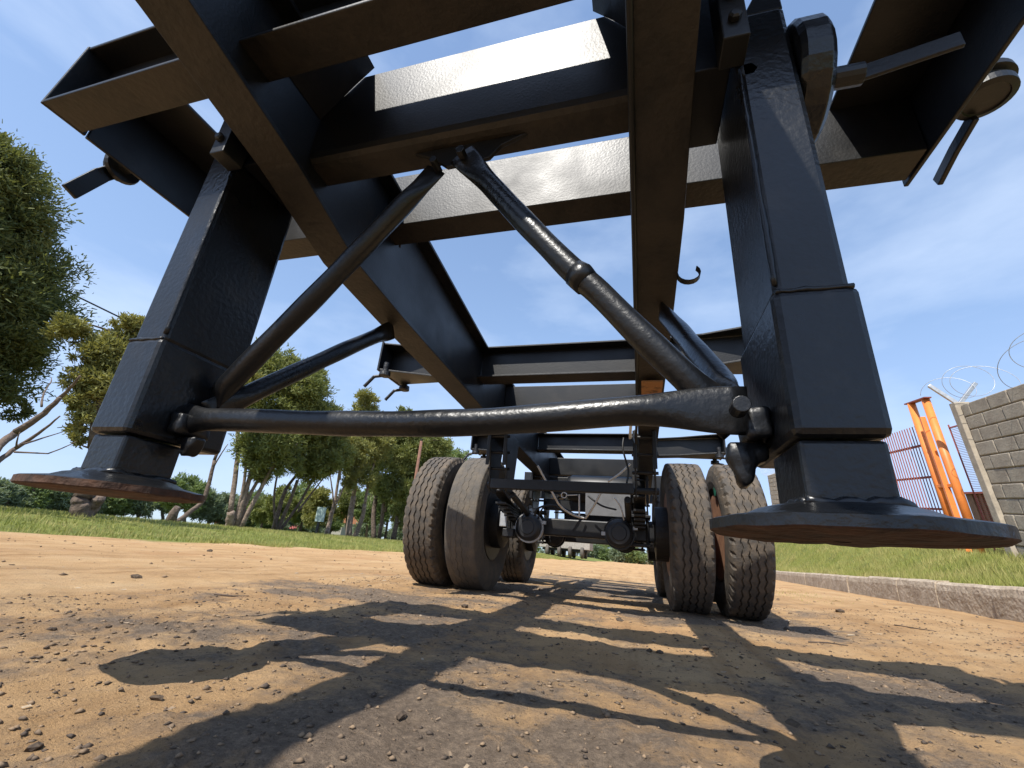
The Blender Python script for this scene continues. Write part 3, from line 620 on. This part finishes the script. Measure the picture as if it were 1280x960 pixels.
# gate
gt = empty('steel_gate', W(1.1, 0, 0), 'red barred sliding gate held between two orange posts', 'gate')
def gpost(a, b1, c_, r_): MB().tube([W(a, -.02, c_), W(a, b1, c_)], r_, 16).build('gate_post', ORANGE, gt, smooth=True)
gpost(.66, 2.42, .05, .055); gpost(1.02, 2.42, .10, .055)
MB().bar(W(.78, .02, .12), W(.78, 2.12, .12), .07, .05).build('gate_stile', ORANGE, gt, bevel=.004)
MB().bar(W(.56, 2.43, .055), W(1.12, 2.43, .115), .10, .02).build('top_strap', REDBAR, gt)
MB().bar(W(.66, .98, .06), W(1.02, .98, .10), .09, .05).build('catch_plate', ORANGE, gt, bevel=.004)
for b_ in (.20, .62, 1.15, 1.70): MB().bar(W(1.0, b_, .0), W(5.6, b_, .0), .03, .035).build('gate_rail', REDBAR, gt)
for i in range(44):
    a = 1.12+i*.102; MB().tube([W(a, .05, .03), W(a, 2.05, .03)], .0085, 6).build('gate_bar', REDBAR, gt)
fp = empty('mesh_panel', W(.3, 0, -.15), 'red framed fine wire mesh panel between pier and orange post', 'fence panel')
for (p0, p1) in ((W(.10, 0, -.1), W(.10, 1.95, -.1)), (W(.36, 0, -.1), W(.36, 2.25, -.1)), (W(.62, 0, -.1), W(.62, 1.95, -.1)), (W(.10, 1.9, -.1), W(.62, 1.9, -.1))):
    MB().tube([p0, p1], .011, 6).build('frame_bar', REDBAR, fp)
mb = MB()
for i in range(74): mb.tube([W(.10, .02+i*.0255, -.1), W(.62, .02+i*.0255, -.1)], .0032, 4)
o = mb.build('mesh_wire', REDBAR, fp); o['kind'] = 'stuff'
# far stretch of wall beyond the gate
w2 = block_wall('distant block wall with wire beyond the gate seen past the tyre', 11.5, 17, 2.0, 10)
rz = empty('razor_wire_coil', W(14, H+.3, 0), 'razor wire coils on the distant wall beyond the gate', 'razor wire')
pts = [W(10.6+.016*i, 2.25+.28*math.sin(i*.3), .28*math.cos(i*.3)) for i in range(400)]
MB().tube(pts, .006, 5).build('wire_loop', STEEL, rz, smooth=True)
MB().bar(W(11.6, 1.9, 0), W(11.3, 2.45, .3), .05, .05).build('wire_bracket', STEEL, rz)
# brown sheeted shed behind the gate
sh = empty('sheeted_shed', W(4, 0, -6), 'low brown corrugated shed with red roof standing behind the gate', 'shed')
wbox(-3, 14, -.5, 1.2, -9, -6.0).build('wall', BROWNW, sh)
for i in range(60):
    wbox(-3+i*.28, -3+i*.28+.12, -.5, 1.18, -5.999, -5.96).build('rib', BROWNW, sh)
wbox(-3.2, 14.2, 1.2, 1.27, -9.2, -5.8).build('roof', ROOFR, sh)
# ================================================================= TREES
def leaves(centres, radii, n, size, squash=.8, shell=.55, seed=1, flat=.0):
    r_ = np.random.default_rng(seed); centres = np.asarray(centres, float); radii = np.asarray(radii, float)
    if radii.ndim == 1: radii = np.stack([radii]*3, 1)*np.array([1, 1, squash])
    # clumps on the surface of every blob, leaves inside the clumps
    ncl = max(10, int(n/90)); wgt = (radii[:, 0]*radii[:, 2]); pk = r_.choice(len(centres), ncl, p=wgt/wgt.sum())
    dc = r_.normal(size=(ncl, 3)); dc /= np.linalg.norm(dc, axis=1)[:, None]
    cc = centres[pk]+dc*radii[pk]*(shell*.8+(1.2-shell*.8)*r_.random(ncl)**.6)[:, None]
    cr = radii[pk]*(.12+.14*r_.random(ncl))[:, None]+size*.4
    pick = r_.integers(0, ncl, n); g = r_.normal(size=(n, 3)); c = cc[pick]+g*cr[pick]*.62
    d = dc[pick]+.5*g; d /= np.linalg.norm(d, axis=1)[:, None]
    # each leaf: a two-triangle spray oriented outward and a little upward
    ax = d+np.array([0, 0, .35])+.75*r_.normal(size=(n, 3)); ax /= np.linalg.norm(ax, axis=1)[:, None]
    b_ = np.cross(ax, r_.normal(size=(n, 3))); b_ /= np.linalg.norm(b_, axis=1)[:, None]
    s_ = size*(.45+.9*r_.random(n))[:, None]
    v0 = c-b_*s_*.16; v1 = c+b_*s_*.16; v2 = c+ax*s_+b_*s_*.07; v3 = c+ax*s_*.9-b_*s_*.12
    V = np.stack([v0, v1, v2, v3], 1).reshape(-1, 3); F_ = np.arange(4*n).reshape(-1, 4)
    return V, F_
def limb(mb, p0, p1, r0, r1, bend=.12, seed=0, n=7, seg=8):
    rr = random.Random(seed); p0 = Vector(p0); p1 = Vector(p1); L_ = (p1-p0).length
    off = Vector((rr.uniform(-1, 1), rr.uniform(-1, 1), rr.uniform(-.5, .5)))*L_*bend
    pts = [p0.lerp(p1, i/n)+off*math.sin(math.pi*i/n)+Vector((rr.uniform(-1, 1), rr.uniform(-1, 1), 0))*r0*.18*(0 < i < n) for i in range(n+1)]
    mb.tube(pts, [r0+(r1-r0)*i/n for i in range(n+1)], seg); return pts
def tree(name, label, dist, trunks, blobs, nleaf, size, lm, bark=BARK, group=None, cat='tree', seed=1, extra=(), shell=.5, squash=.85):
    """trunks: (x0,y0,x1,y1,r0,r1) and blobs: (x,y,r) in photo pixels at this distance; y0 None = on the ground"""
    tk = .8 if dist < 15 else .62
    def D(x, y_, dd=0): return far(x, y_, dist+dd)
    def base(x):
        p_ = far(x, 650, dist); p_.z = gz(p_.x, p_.y)-.05; return p_
    rr = random.Random(seed*13)
    b0 = base(trunks[0][0]); t = empty(name, b0, label, cat, group)
    pxm = lambda p_: (p_-CAM).dot(FWD)/F_PX     # metres per pixel there
    mb = MB(); tops = []
    for i, (x0, y0, x1, y1, r0, r1) in enumerate(trunks):
        pa = base(x0) if y0 is None else D(x0, y0, rr.uniform(-.3, .3)); pb = D(x1, y1, rr.uniform(-.6, .6)); k_ = pxm(pb)
        pts = limb(mb, pa, pb, r0*k_*tk, r1*k_*tk, .05, seed*31+i); tops.append(pts)
    C_, R_ = [], []
    for (x, y_, r_, *o_) in blobs:
        for j in range(2):
            p_ = D(x+rr.uniform(-.25, .25)*r_, y_+rr.uniform(-.2, .2)*r_); k_ = pxm(p_)
            p_ = p_+Vector((FWD.x, FWD.y, 0)).normalized()*rr.uniform(-.9, .9)*r_*k_
            C_.append(p_); R_.append(r_*k_*rr.uniform(.72, 1.0))
        for j in range(3):
            a_ = rr.uniform(0, 6.28); k2 = r_*rr.uniform(.75, 1.15); p_ = D(x+k2*math.cos(a_), y_+k2*math.sin(a_)*.9); k_ = pxm(p_)
            p_ = p_+Vector((FWD.x, FWD.y, 0)).normalized()*rr.uniform(-.8, .8)*r_*k_; C_.append(p_); R_.append(r_*k_*rr.uniform(.22, .42))
        # a branch to each blob
        src = min((q_ for pts in tops for q_ in pts[2:]), key=lambda q_: (q_-C_[-1]).length)
        limb(mb, src, C_[-1], .030*dist/15+.012, .008, .15, seed*71+len(C_), 4, 5)
    mb.build('trunk', bark, t, smooth=True)
    if C_ and nleaf:
        V, F_ = leaves(C_, R_, int(nleaf*5), size*.55, squash, shell, seed); link('crown', np_mesh('crown', V, F_, lm), t)
    return t
G1 = 'trees along the grass beside the road'
tree('cypress_tree', 'tall dense dark cypress with a full ragged crown beside the bare branches', 13.5, [(-55, None, -30, 180, 22, 6)],
     [(-12, 195, 24), (2, 235, 34), (-50, 240, 60), (8, 280, 34), (-22, 320, 56), (5, 370, 34), (-60, 360, 70), (-8, 420, 40), (-40, 470, 45), (-14, 488, 20), (-80, 450, 60), (-28, 185, 26), (-70, 200, 60), (2, 440, 24)], 30000, .17, LEAF0, seed=3, group=G1)
tree('leaning_tree', 'thick trunked old tree with cut stump limb and sparse tufted branches', 12.5, [(101, None, 104, 622, 15, 12), (104, 622, 120, 560, 12, 9), (120, 560, 150, 420, 10, 4), (112, 640, 124, 622, 9, 8)],
     [(95, 415, 16), (85, 408, 10), (140, 440, 26), (125, 455, 22), (158, 425, 22), (110, 470, 20), (120, 495, 20), (88, 535, 9), (105, 520, 12), (130, 475, 22), (165, 450, 24), (98, 505, 10), (100, 548, 8), (175, 410, 12), (150, 480, 24)], 9000, .15, LEAF2, bark=BARK, seed=5, group=G1)
tree('bare_tree', 'bare dead branches reaching in from beside the dense cypress', 11.5, [(-90, None, -20, 575, 12, 7), (-20, 575, 20, 540, 6, 5), (20, 540, 75, 497, 5, 3), (75, 497, 100, 470, 3, 1.5), (-20, 590, 20, 560, 4, 3), (20, 560, 75, 520, 3, 1), (18, 565, 60, 567, 1.5, 1), (60, 567, 95, 552, 1, .6), (20, 560, 25, 540, 1.5, .6), (52, 508, 62, 480, 1.6, .6), (62, 480, 64, 472, 1, .4), (30, 555, 78, 540, 1.5, .6)], [], 0, .1, LEAF, seed=6, group=G1)
tree('slender_tree', 'single slender bare trunk bending away from the old stump', 18.5, [(218, None, 255, 625, 5, 4), (255, 625, 268, 575, 4, 3), (268, 575, 280, 540, 3, 2.2), (280, 540, 300, 480, 2.2, 1.2), (268, 582, 285, 555, 1.5, .8)],
     [(300, 470, 14), (310, 480, 16), (285, 462, 12)], 1500, .2, LEAF2, bark=BARK, seed=8, group=G1)
st = far(212, 655, 18.0); st.z = gz(st.x, st.y)-.05
MB().tube([st, st+Vector((.02, 0, .35)), st+Vector((.10, 0, .55))], [.17, .13, .09], 9).build('tree_stump', BARK, None, smooth=True); tag(bpy.data.objects['tree_stump'], 'small weathered stump beside the slender bending trunk', 'stump')
tree('multi_stem_tree', 'pale many stemmed tree with straight trunks fanning from one clump', 20, [(290, None, 288, 640, 9, 7), (288, 640, 298, 560, 5, 4), (298, 560, 310, 470, 4, 2), (293, None, 308, 560, 3.5, 2.5), (297, None, 325, 560, 5, 3.5), (300, None, 335, 580, 4, 3), (303, None, 345, 575, 4.5, 3), (306, None, 318, 570, 3, 2)],
     [(325, 470, 22), (345, 465, 24), (365, 475, 26), (340, 500, 28), (375, 510, 30), (320, 560, 20), (335, 575, 22), (350, 555, 26), (325, 590, 14), (385, 490, 24), (395, 520, 22), (358, 580, 18), (350, 530, 26), (350, 455, 10)], 15000, .24, LEAF, bark=BARKP, seed=9, group=G1)
tree('forked_tree', 'dark crowned tree with several branching trunks beside the pale green sign', 21.5, [(345, None, 358, 610, 5, 3.5), (350, None, 372, 600, 4, 3), (358, 610, 390, 560, 3, 2), (352, None, 395, 590, 3, 2), (345, 660, 350, 580, 2.5, 1.5), (372, 640, 410, 590, 2, 1)],
     [(380, 560, 28), (405, 565, 26), (395, 590, 18), (412, 580, 16), (385, 530, 30), (410, 530, 26), (370, 575, 14), (415, 555, 18)], 9000, .24, LEAF, seed=10, group=G1)
tree('thin_crowned_tree', 'sparse tree with upright forked trunk standing between the sign and house', 24, [(412, None, 418, 630, 5, 4), (418, 635, 430, 560, 3, 1.8), (418, 635, 412, 590, 2, 1), (420, 630, 448, 580, 2, 1), (425, 600, 424, 545, 1.6, .8)],
     [(430, 560, 14), (440, 590, 14), (420, 580, 12), (450, 560, 14), (432, 600, 10)], 2600, .22, LEAF2, bark=BARKP, seed=12, group=G1)
tree('twisted_tree', 'pale twisted trunks with ragged olive crown beyond the orange roofed house', 25, [(440, None, 442, 620, 6, 5), (446, None, 456, 630, 5, 4), (442, 620, 450, 550, 4, 2), (456, 630, 470, 570, 3, 1.5)],
     [(445, 560, 14), (455, 510, 16), (455, 540, 18), (450, 580, 12), (462, 600, 12), (470, 560, 18), (455, 498, 8), (442, 545, 12)], 5200, .25, LEAF2, bark=BARKP, seed=14, group=G1)
tree('spreading_tree', 'broad bushy tree with dark trunks next to the rear tyres', 28, [(472, None, 470, 620, 5, 4), (478, None, 482, 600, 4, 3), (470, 620, 458, 590, 2, 1), (495, None, 500, 600, 5, 3), (482, 640, 500, 560, 2.5, 1.5)],
     [(475, 560, 24), (495, 555, 26), (480, 590, 22), (500, 590, 24), (515, 570, 24), (490, 615, 18), (505, 620, 20), (520, 600, 22), (510, 545, 20), (485, 540, 20), (510, 640, 14), (505, 510, 6), (505, 520, 10), (505, 532, 14), (530, 565, 22), (455, 500, 6), (455, 512, 10), (520, 540, 14), (470, 530, 14), (545, 560, 16), (540, 600, 16)], 14000, .30, LEAF, seed=15, group=G1)
tree('hedge_tree', 'rounded tree rising behind the dual tyres near the timber pole', 33, [(545, None, 545, 600, 5, 3)],
     [(540, 570, 18), (555, 575, 18), (545, 600, 24), (565, 570, 14), (575, 580, 14), (585, 575, 10), (525, 610, 20), (560, 565, 10)], 5000, .32, LEAF3, seed=16, group=G1)
tree('pointed_cypress', 'small pointed cypress top standing beyond the pole', 40, [(553, None, 553, 570, 4, 2)], [(553, 555, 5), (553, 565, 8), (553, 578, 11), (553, 595, 14)], 2600, .3, LEAF, seed=18, group=G1)
for i, (x, y_, r_, dd) in enumerate([(352, 622, 16, 36), (378, 618, 18, 38), (400, 625, 16, 35), (438, 618, 16, 37), (462, 622, 18, 36), (485, 615, 20, 38), (520, 620, 22, 38), (548, 618, 22, 40), (575, 612, 22, 42), (330, 630, 12, 40), (600, 600, 20, 44)]):
    tree('shrubby_tree', 'low leafy tree filling the gap behind the row of trunks', dd, [(x, None, x+2, y_, 2.5, 1.5)], [(x-r_*.5, y_+r_*.5, r_*.6), (x+r_*.5, y_+r_*.6, r_*.6), (x, y_-r_*.2, r_*.6), (x, y_+r_*1.1, r_*.6), (x-r_*.6, y_+r_*1.4, r_*.5), (x+r_*.6, y_+r_*1.4, r_*.5)], 2200, .36, (LEAF, LEAF3, LEAF2)[i % 3], group='low trees behind the row', seed=120+i, shell=.6)
G2 = 'distant trees behind the lawn'
far_spec = [(-70, 612, 22), (-30, 606, 24), (5, 612, 22), (40, 608, 20), (72, 610, 22), (105, 612, 20), (140, 610, 20), (172, 612, 20), (205, 606, 20), (232, 604, 22), (262, 622, 18), (285, 628, 18), (315, 625, 22), (345, 640, 14), (385, 640, 20), (415, 645, 10), (460, 650, 16), (500, 655, 14)]
for i, (x, y_, r_) in enumerate(far_spec):
    dd = 46+((i*37) % 9)
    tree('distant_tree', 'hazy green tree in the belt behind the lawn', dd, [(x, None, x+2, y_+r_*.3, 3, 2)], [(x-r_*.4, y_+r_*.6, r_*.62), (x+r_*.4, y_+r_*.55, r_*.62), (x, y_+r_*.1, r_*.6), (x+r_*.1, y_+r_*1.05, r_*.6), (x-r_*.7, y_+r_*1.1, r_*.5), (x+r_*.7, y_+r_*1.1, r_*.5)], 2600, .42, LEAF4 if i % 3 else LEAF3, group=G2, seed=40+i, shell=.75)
for i, (x, y_, r_, dd) in enumerate([(742, 689, 9, 55), (757, 691, 8, 55), (774, 692, 9, 52), (792, 694, 9, 52), (810, 694, 9, 56), (665, 680, 12, 60), (690, 680, 14, 80), (722, 682, 14, 80), (640, 677, 14, 80), (835, 694, 12, 58), (600, 672, 14, 70), (755, 682, 12, 90), (790, 684, 12, 90), (625, 674, 14, 75)]):
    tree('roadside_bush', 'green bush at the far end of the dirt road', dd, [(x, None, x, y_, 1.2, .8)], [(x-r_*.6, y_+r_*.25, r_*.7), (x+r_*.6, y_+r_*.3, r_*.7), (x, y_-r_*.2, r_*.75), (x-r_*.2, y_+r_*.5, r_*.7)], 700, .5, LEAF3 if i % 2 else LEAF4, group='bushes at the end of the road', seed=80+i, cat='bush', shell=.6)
# ================================================================= background things
def gpt(x, dist):
    p_ = far(x, 660, dist); p_.z = gz(p_.x, p_.y); return p_
# sign board
p_ = gpt(397, 23.5); sg = empty('sign_board', p_, 'pale green board on a dark post among the tree trunks', 'sign')
MB().box(p_.x-.24, p_.x+.24, p_.y-.03, p_.y+.03, p_.z+.58, p_.z+1.25).build('board', SIGNM, sg, bevel=.01)
MB().box(p_.x-.12, p_.x-.03, p_.y+.031, p_.y+.10, p_.z-.1, p_.z+1.2).build('post', DARKMETAL, sg)
def house(p, wx, wy, h_, rh, label, roofm, wins=3):
    t = empty('house', p, label, 'house')
    MB().box(p.x-wx, p.x+wx, p.y-wy, p.y+wy, p.z-.3, p.z+h_).build('wall', PLASTER, t)
    MB().prism([(p.x-wx-.4, p.z+h_+.003), (p.x+wx+.4, p.z+h_+.003), (p.x+wx*.55, p.z+h_+rh), (p.x-wx*.55, p.z+h_+rh)], 'Y', p.y-wy-.4, p.y+wy+.4).build('roof', roofm, t)
    for i in range(wins):
        x = p.x-wx+(i+.5)*2*wx/wins; w_ = MB().box(x-.5, x+.5, p.y-wy-.04, p.y-wy-.003, p.z+.9, p.z+1.9).build('window', PLASTER, t)
        MB().box(x-.44, x+.44, p.y-wy-.06, p.y-wy-.041, p.z+.96, p.z+1.84).build('pane', GLASSD, w_)
house(gpt(424, 75), 1.9, 2, 1.9, 2.0, 'cream house with orange tiled roof glimpsed between tree trunks', ROOFO)
house(gpt(326, 58), 3.4, 3, .35, .75, 'low building with red roof behind the many stemmed tree', ROOFR, 2)
# timber pole and overhead wire
p_ = Vector((-11.75, 18.9, 0)); p_.z = gz(p_.x, p_.y)
po = empty('utility_pole', p_, 'brown timber utility pole standing behind the tyres', 'utility pole')
MB().tube([p_-Vector((0, 0, .3)), p_+Vector((0, 0, 5.6))], [.11, .08], 10).build('pole', TIMBER, po, smooth=True)
MB().lathe([(.05, 0), (.05, .12), (.02, .16)], p_+Vector((0, 0, 5.58)), 'Z', 10).build('insulator', DARKMETAL, po)
wp = [(-18.2, -25, 7.9), (-18.15, 0, 7.45), (-18.1, 7.3, 7.3), (-18, 14, 7.25), (-17.3, 22, 7.3), (-16.9, 31.5, 7.4)]
tag(MB().tube(wp, .028, 6).build('overhead_wire', BLACKHOSE, None), 'thin black overhead wire running along above the row of trees', 'wire')
# far parked trailer
fp_ = far(708, 692, 36); fp_.z = gz(fp_.x, fp_.y)
ft = empty('parked_trailer', fp_, 'pale flatbed trailer parked far down the dirt road', 'trailer')
PALE = mat('pale_steel', (.36, .33, .29), .7, var=.3)
MB().box(fp_.x-1.9, fp_.x+1.9, fp_.y-1.2, fp_.y+1.2, fp_.z+.62, fp_.z+1.35).build('body', PALE, ft, bevel=.03)
MB().box(fp_.x-1.7, fp_.x+1.7, fp_.y-.9, fp_.y+.9, fp_.z+.45, fp_.z+.60).build('chassis', DARKMETAL, ft)
for dx in (-1.25, -.35, .45, 1.35):
    for dy in (-1.15, 1.0):
        MB().lathe([(.2, -.12), (.36, -.12), (.40, -.08), (.40, .08), (.36, .12), (.2, .12)], (fp_.x+dx, fp_.y+dy, fp_.z+.40), 'X', 20).build('wheel', RUBBER2, ft, smooth=True)
# ================================================================= grass, stones
def blades(n, xs, ys_, hmin, hmax, wid, seed):
    r_ = np.random.default_rng(seed); x = xs; y_ = ys_; z = ground_z(x, y_)-.01
    a = r_.random(n)*2*np.pi; h_ = hmin+(hmax-hmin)*r_.random(n)**2; ln = .9*h_*(r_.random(n)-.2)
    b_ = r_.random(n)*2*np.pi; ww = wid*(.6+.8*r_.random(n))
    v0 = np.stack([x-ww*np.cos(a), y_-ww*np.sin(a), z], -1); v1 = np.stack([x+ww*np.cos(a), y_+ww*np.sin(a), z], -1); v2 = np.stack([x+ln*np.cos(b_), y_+ln*np.sin(b_), z+h_], -1)
    return np.stack([v0, v1, v2], 1).reshape(-1, 3), np.arange(3*n).reshape(-1, 3)
n = 90000; r_ = np.random.default_rng(3)
yy = -1+18*r_.random(n)**1.5; xx = kerb_x(yy)+.13+2.6*r_.random(n)**1.2
V, F_ = blades(n, xx, yy, .025, .13, .0045, 4); tag(link('verge_grass', np_mesh('verge_grass', V, F_, GRASSM)), 'bright green grass covering the verge behind the kerb', 'grass', kind='stuff')
n = 130000; yy = -7+36*r_.random(n)**1.25; dd = 11*r_.random(n)**1.3
xx = left_edge(yy)-dd+.1; keep = (dd > .35) | (vnoise(xx, yy, 1.6, 21)+.25*r_.random(n) > .02); xx = xx[keep]; yy = yy[keep]
V, F_ = blades(len(xx), xx, yy, .03, .12, .008, 6); tag(link('lawn_grass', np_mesh('lawn_grass', V, F_, GRASSM)), 'sunlit lawn grass on the bank under the trees', 'grass', kind='stuff')
n = 700; yy = 1.8+2.6*r_.random(n); xx = kerb_x(yy)-.75-.35*r_.random(n)+.1*r_.normal(size=n)
V, F_ = blades(n, xx, yy, .01, .04, .003, 9); tag(link('grass_tuft', np_mesh('grass_tuft', V, F_, GRASSM)), 'sparse grass tuft growing in the dirt before the kerb', 'grass', kind='stuff')
def pebbles(n, xs, ys_, smin, smax, seed, pw=3):
    r_ = np.random.default_rng(seed); s_ = smin+(smax-smin)*r_.random(n)**pw
    z = ground_z(xs, ys_)+ground_detail(xs, ys_)+s_*.25
    base_ = np.array([[1, 0, 0], [.3, .9, 0], [-.8, .6, 0], [-.8, -.6, 0], [.3, -.9, 0], [.1, .05, .75], [0, 0, -.6]])
    P_ = base_[None]*(1+.35*r_.normal(size=(n, 7, 3))); a = r_.random(n)*6.28; c, s2 = np.cos(a)[:, None], np.sin(a)[:, None]
    X_ = P_[..., 0]*c-P_[..., 1]*s2; Y_ = P_[..., 0]*s2+P_[..., 1]*c
    V = np.stack([X_*s_[:, None]+xs[:, None], Y_*s_[:, None]+ys_[:, None], P_[..., 2]*s_[:, None]*.7+z[:, None]], -1).reshape(-1, 3)
    f = np.array([(i, (i+1) % 5, 5) for i in range(5)]+[((i+1) % 5, i, 6) for i in range(5)])
    return V, (f[None]+7*np.arange(n)[:, None, None]).reshape(-1, 3)
PEB = mat('gravel_mixed', (.27, .19, .12), .95, base2=(.085, .066, .052), vscale=19, detail=2, thr=(.42, .58), spec=.2)
n = 30000; xx = -1.8+4.4*r_.random(n); yy = -3.25+4.6*r_.random(n)**1.7
V, F_ = pebbles(n, xx, yy, .0012, .0080, 11, 5); tag(link('loose_gravel', np_mesh('loose_gravel', V, F_, PEB)), 'loose gravel strewn over the dirt road', 'gravel', kind='stuff')
n = 1500; xx = -7+10*r_.random(n); yy = -2+9*r_.random(n)
V, F_ = pebbles(n, xx, yy, .003, .018, 12, 5); tag(link('scattered_pebbles', np_mesh('scattered_pebbles', V, F_, PEB)), 'small pebbles scattered over the farther dirt', 'gravel', kind='stuff')
def stone(x, y_, s_, seed):
    bm = bmesh.new(); bmesh.ops.create_icosphere(bm, subdivisions=1, radius=1)
    for v in bm.verts:
        k_ = 1+.7*mnoise.noise(v.co*1.3+Vector((seed*3.1, 0, 0)))+.12*mnoise.noise(v.co*4); v.co = Vector((v.co.x*1.25*k_*s_, v.co.y*k_*s_, v.co.z*.55*k_*s_))
    me = bpy.data.meshes.new('stone'); bm.to_mesh(me); bm.free(); me.materials.append(STONE)
    o = bpy.data.objects.new('stone', me); col.objects.link(o); o.location = (x, y_, gz(x, y_)+s_*.35); o.rotation_euler.z = seed; return o
for i, (px_, py_, rp_) in enumerate([(170, 723, 5), (580, 760, 4.5), (65, 786, 5), (82, 747, 3), (45, 930, 8), (135, 787, 4), (195, 873, 6), (882, 814, 5), (345, 808, 4), (1052, 772, 5), (240, 793, 4), (575, 853, 5), (1160, 858, 6), (812, 812, 4), (825, 814, 4), (775, 778, 4), (500, 900, 8), (990, 905, 8), (262, 690, 3)]):
    g_ = at(px_, py_, 'Z', 0); s_ = rp_*(g_-CAM).dot(FWD)/F_PX
    tag(stone(g_.x, g_.y, s_, i+1), ('loose dark stone lying on the dirt road', 'single dark rounded stone out on the open orange dirt')[i == 0], 'stone', 'loose stones on the road' if i else None)

n = 420; xx = -3+6.2*r_.random(n); yy = -3+5.5*r_.random(n)**1.3; a = r_.random(n)*6.28; ln = (.0025+.0055*r_.random(n)**2)*np.clip(1+(yy+2.6)*.55, 1, 3); wd_ = ln*(.15+.5*r_.random(n)); z = ground_z(xx, yy)+ground_detail(xx, yy)+.003
def q4(u, v_, dz): return np.stack([xx+u*ln*np.cos(a)-v_*wd_*np.sin(a), yy+u*ln*np.sin(a)+v_*wd_*np.cos(a), z+dz*ln], -1)
V = np.stack([q4(-1, -1, .0), q4(1, -1, .15), q4(1, 1, .35), q4(-1, 1, .1)], 1).reshape(-1, 3)
tag(link('leaf_litter', np_mesh('leaf_litter', V, np.arange(4*n).reshape(-1, 4), mat('dry_litter', (.50, .40, .27), .9, base2=(.16, .10, .06), vscale=7))), 'dry leaf scraps and chips littering the dirt', 'litter', kind='stuff')
for i, (x0, y0, x1, y1) in enumerate([(268, 742, 312, 743), (1120, 790, 1170, 800), (1010, 800, 1060, 806), (560, 690, 600, 692)]):
    pa = at(x0, y0, 'Z', 0.01); pb = at(x1, y1, 'Z', 0.01); ln_ = min((pb-pa).length, .5); pb = pa+(pb-pa).normalized()*ln_; pm = (pa+pb)/2+Vector((0, .01, 0))
    for p_ in (pa, pm, pb): p_.z = gz(p_.x, p_.y)+.004
    tag(MB().tube([pa, pm, pb], [.004, .0035, .002], 6).build('twig', BARK, None, smooth=True), 'thin dry twig lying on the dirt road', 'twig', 'twigs on the road')
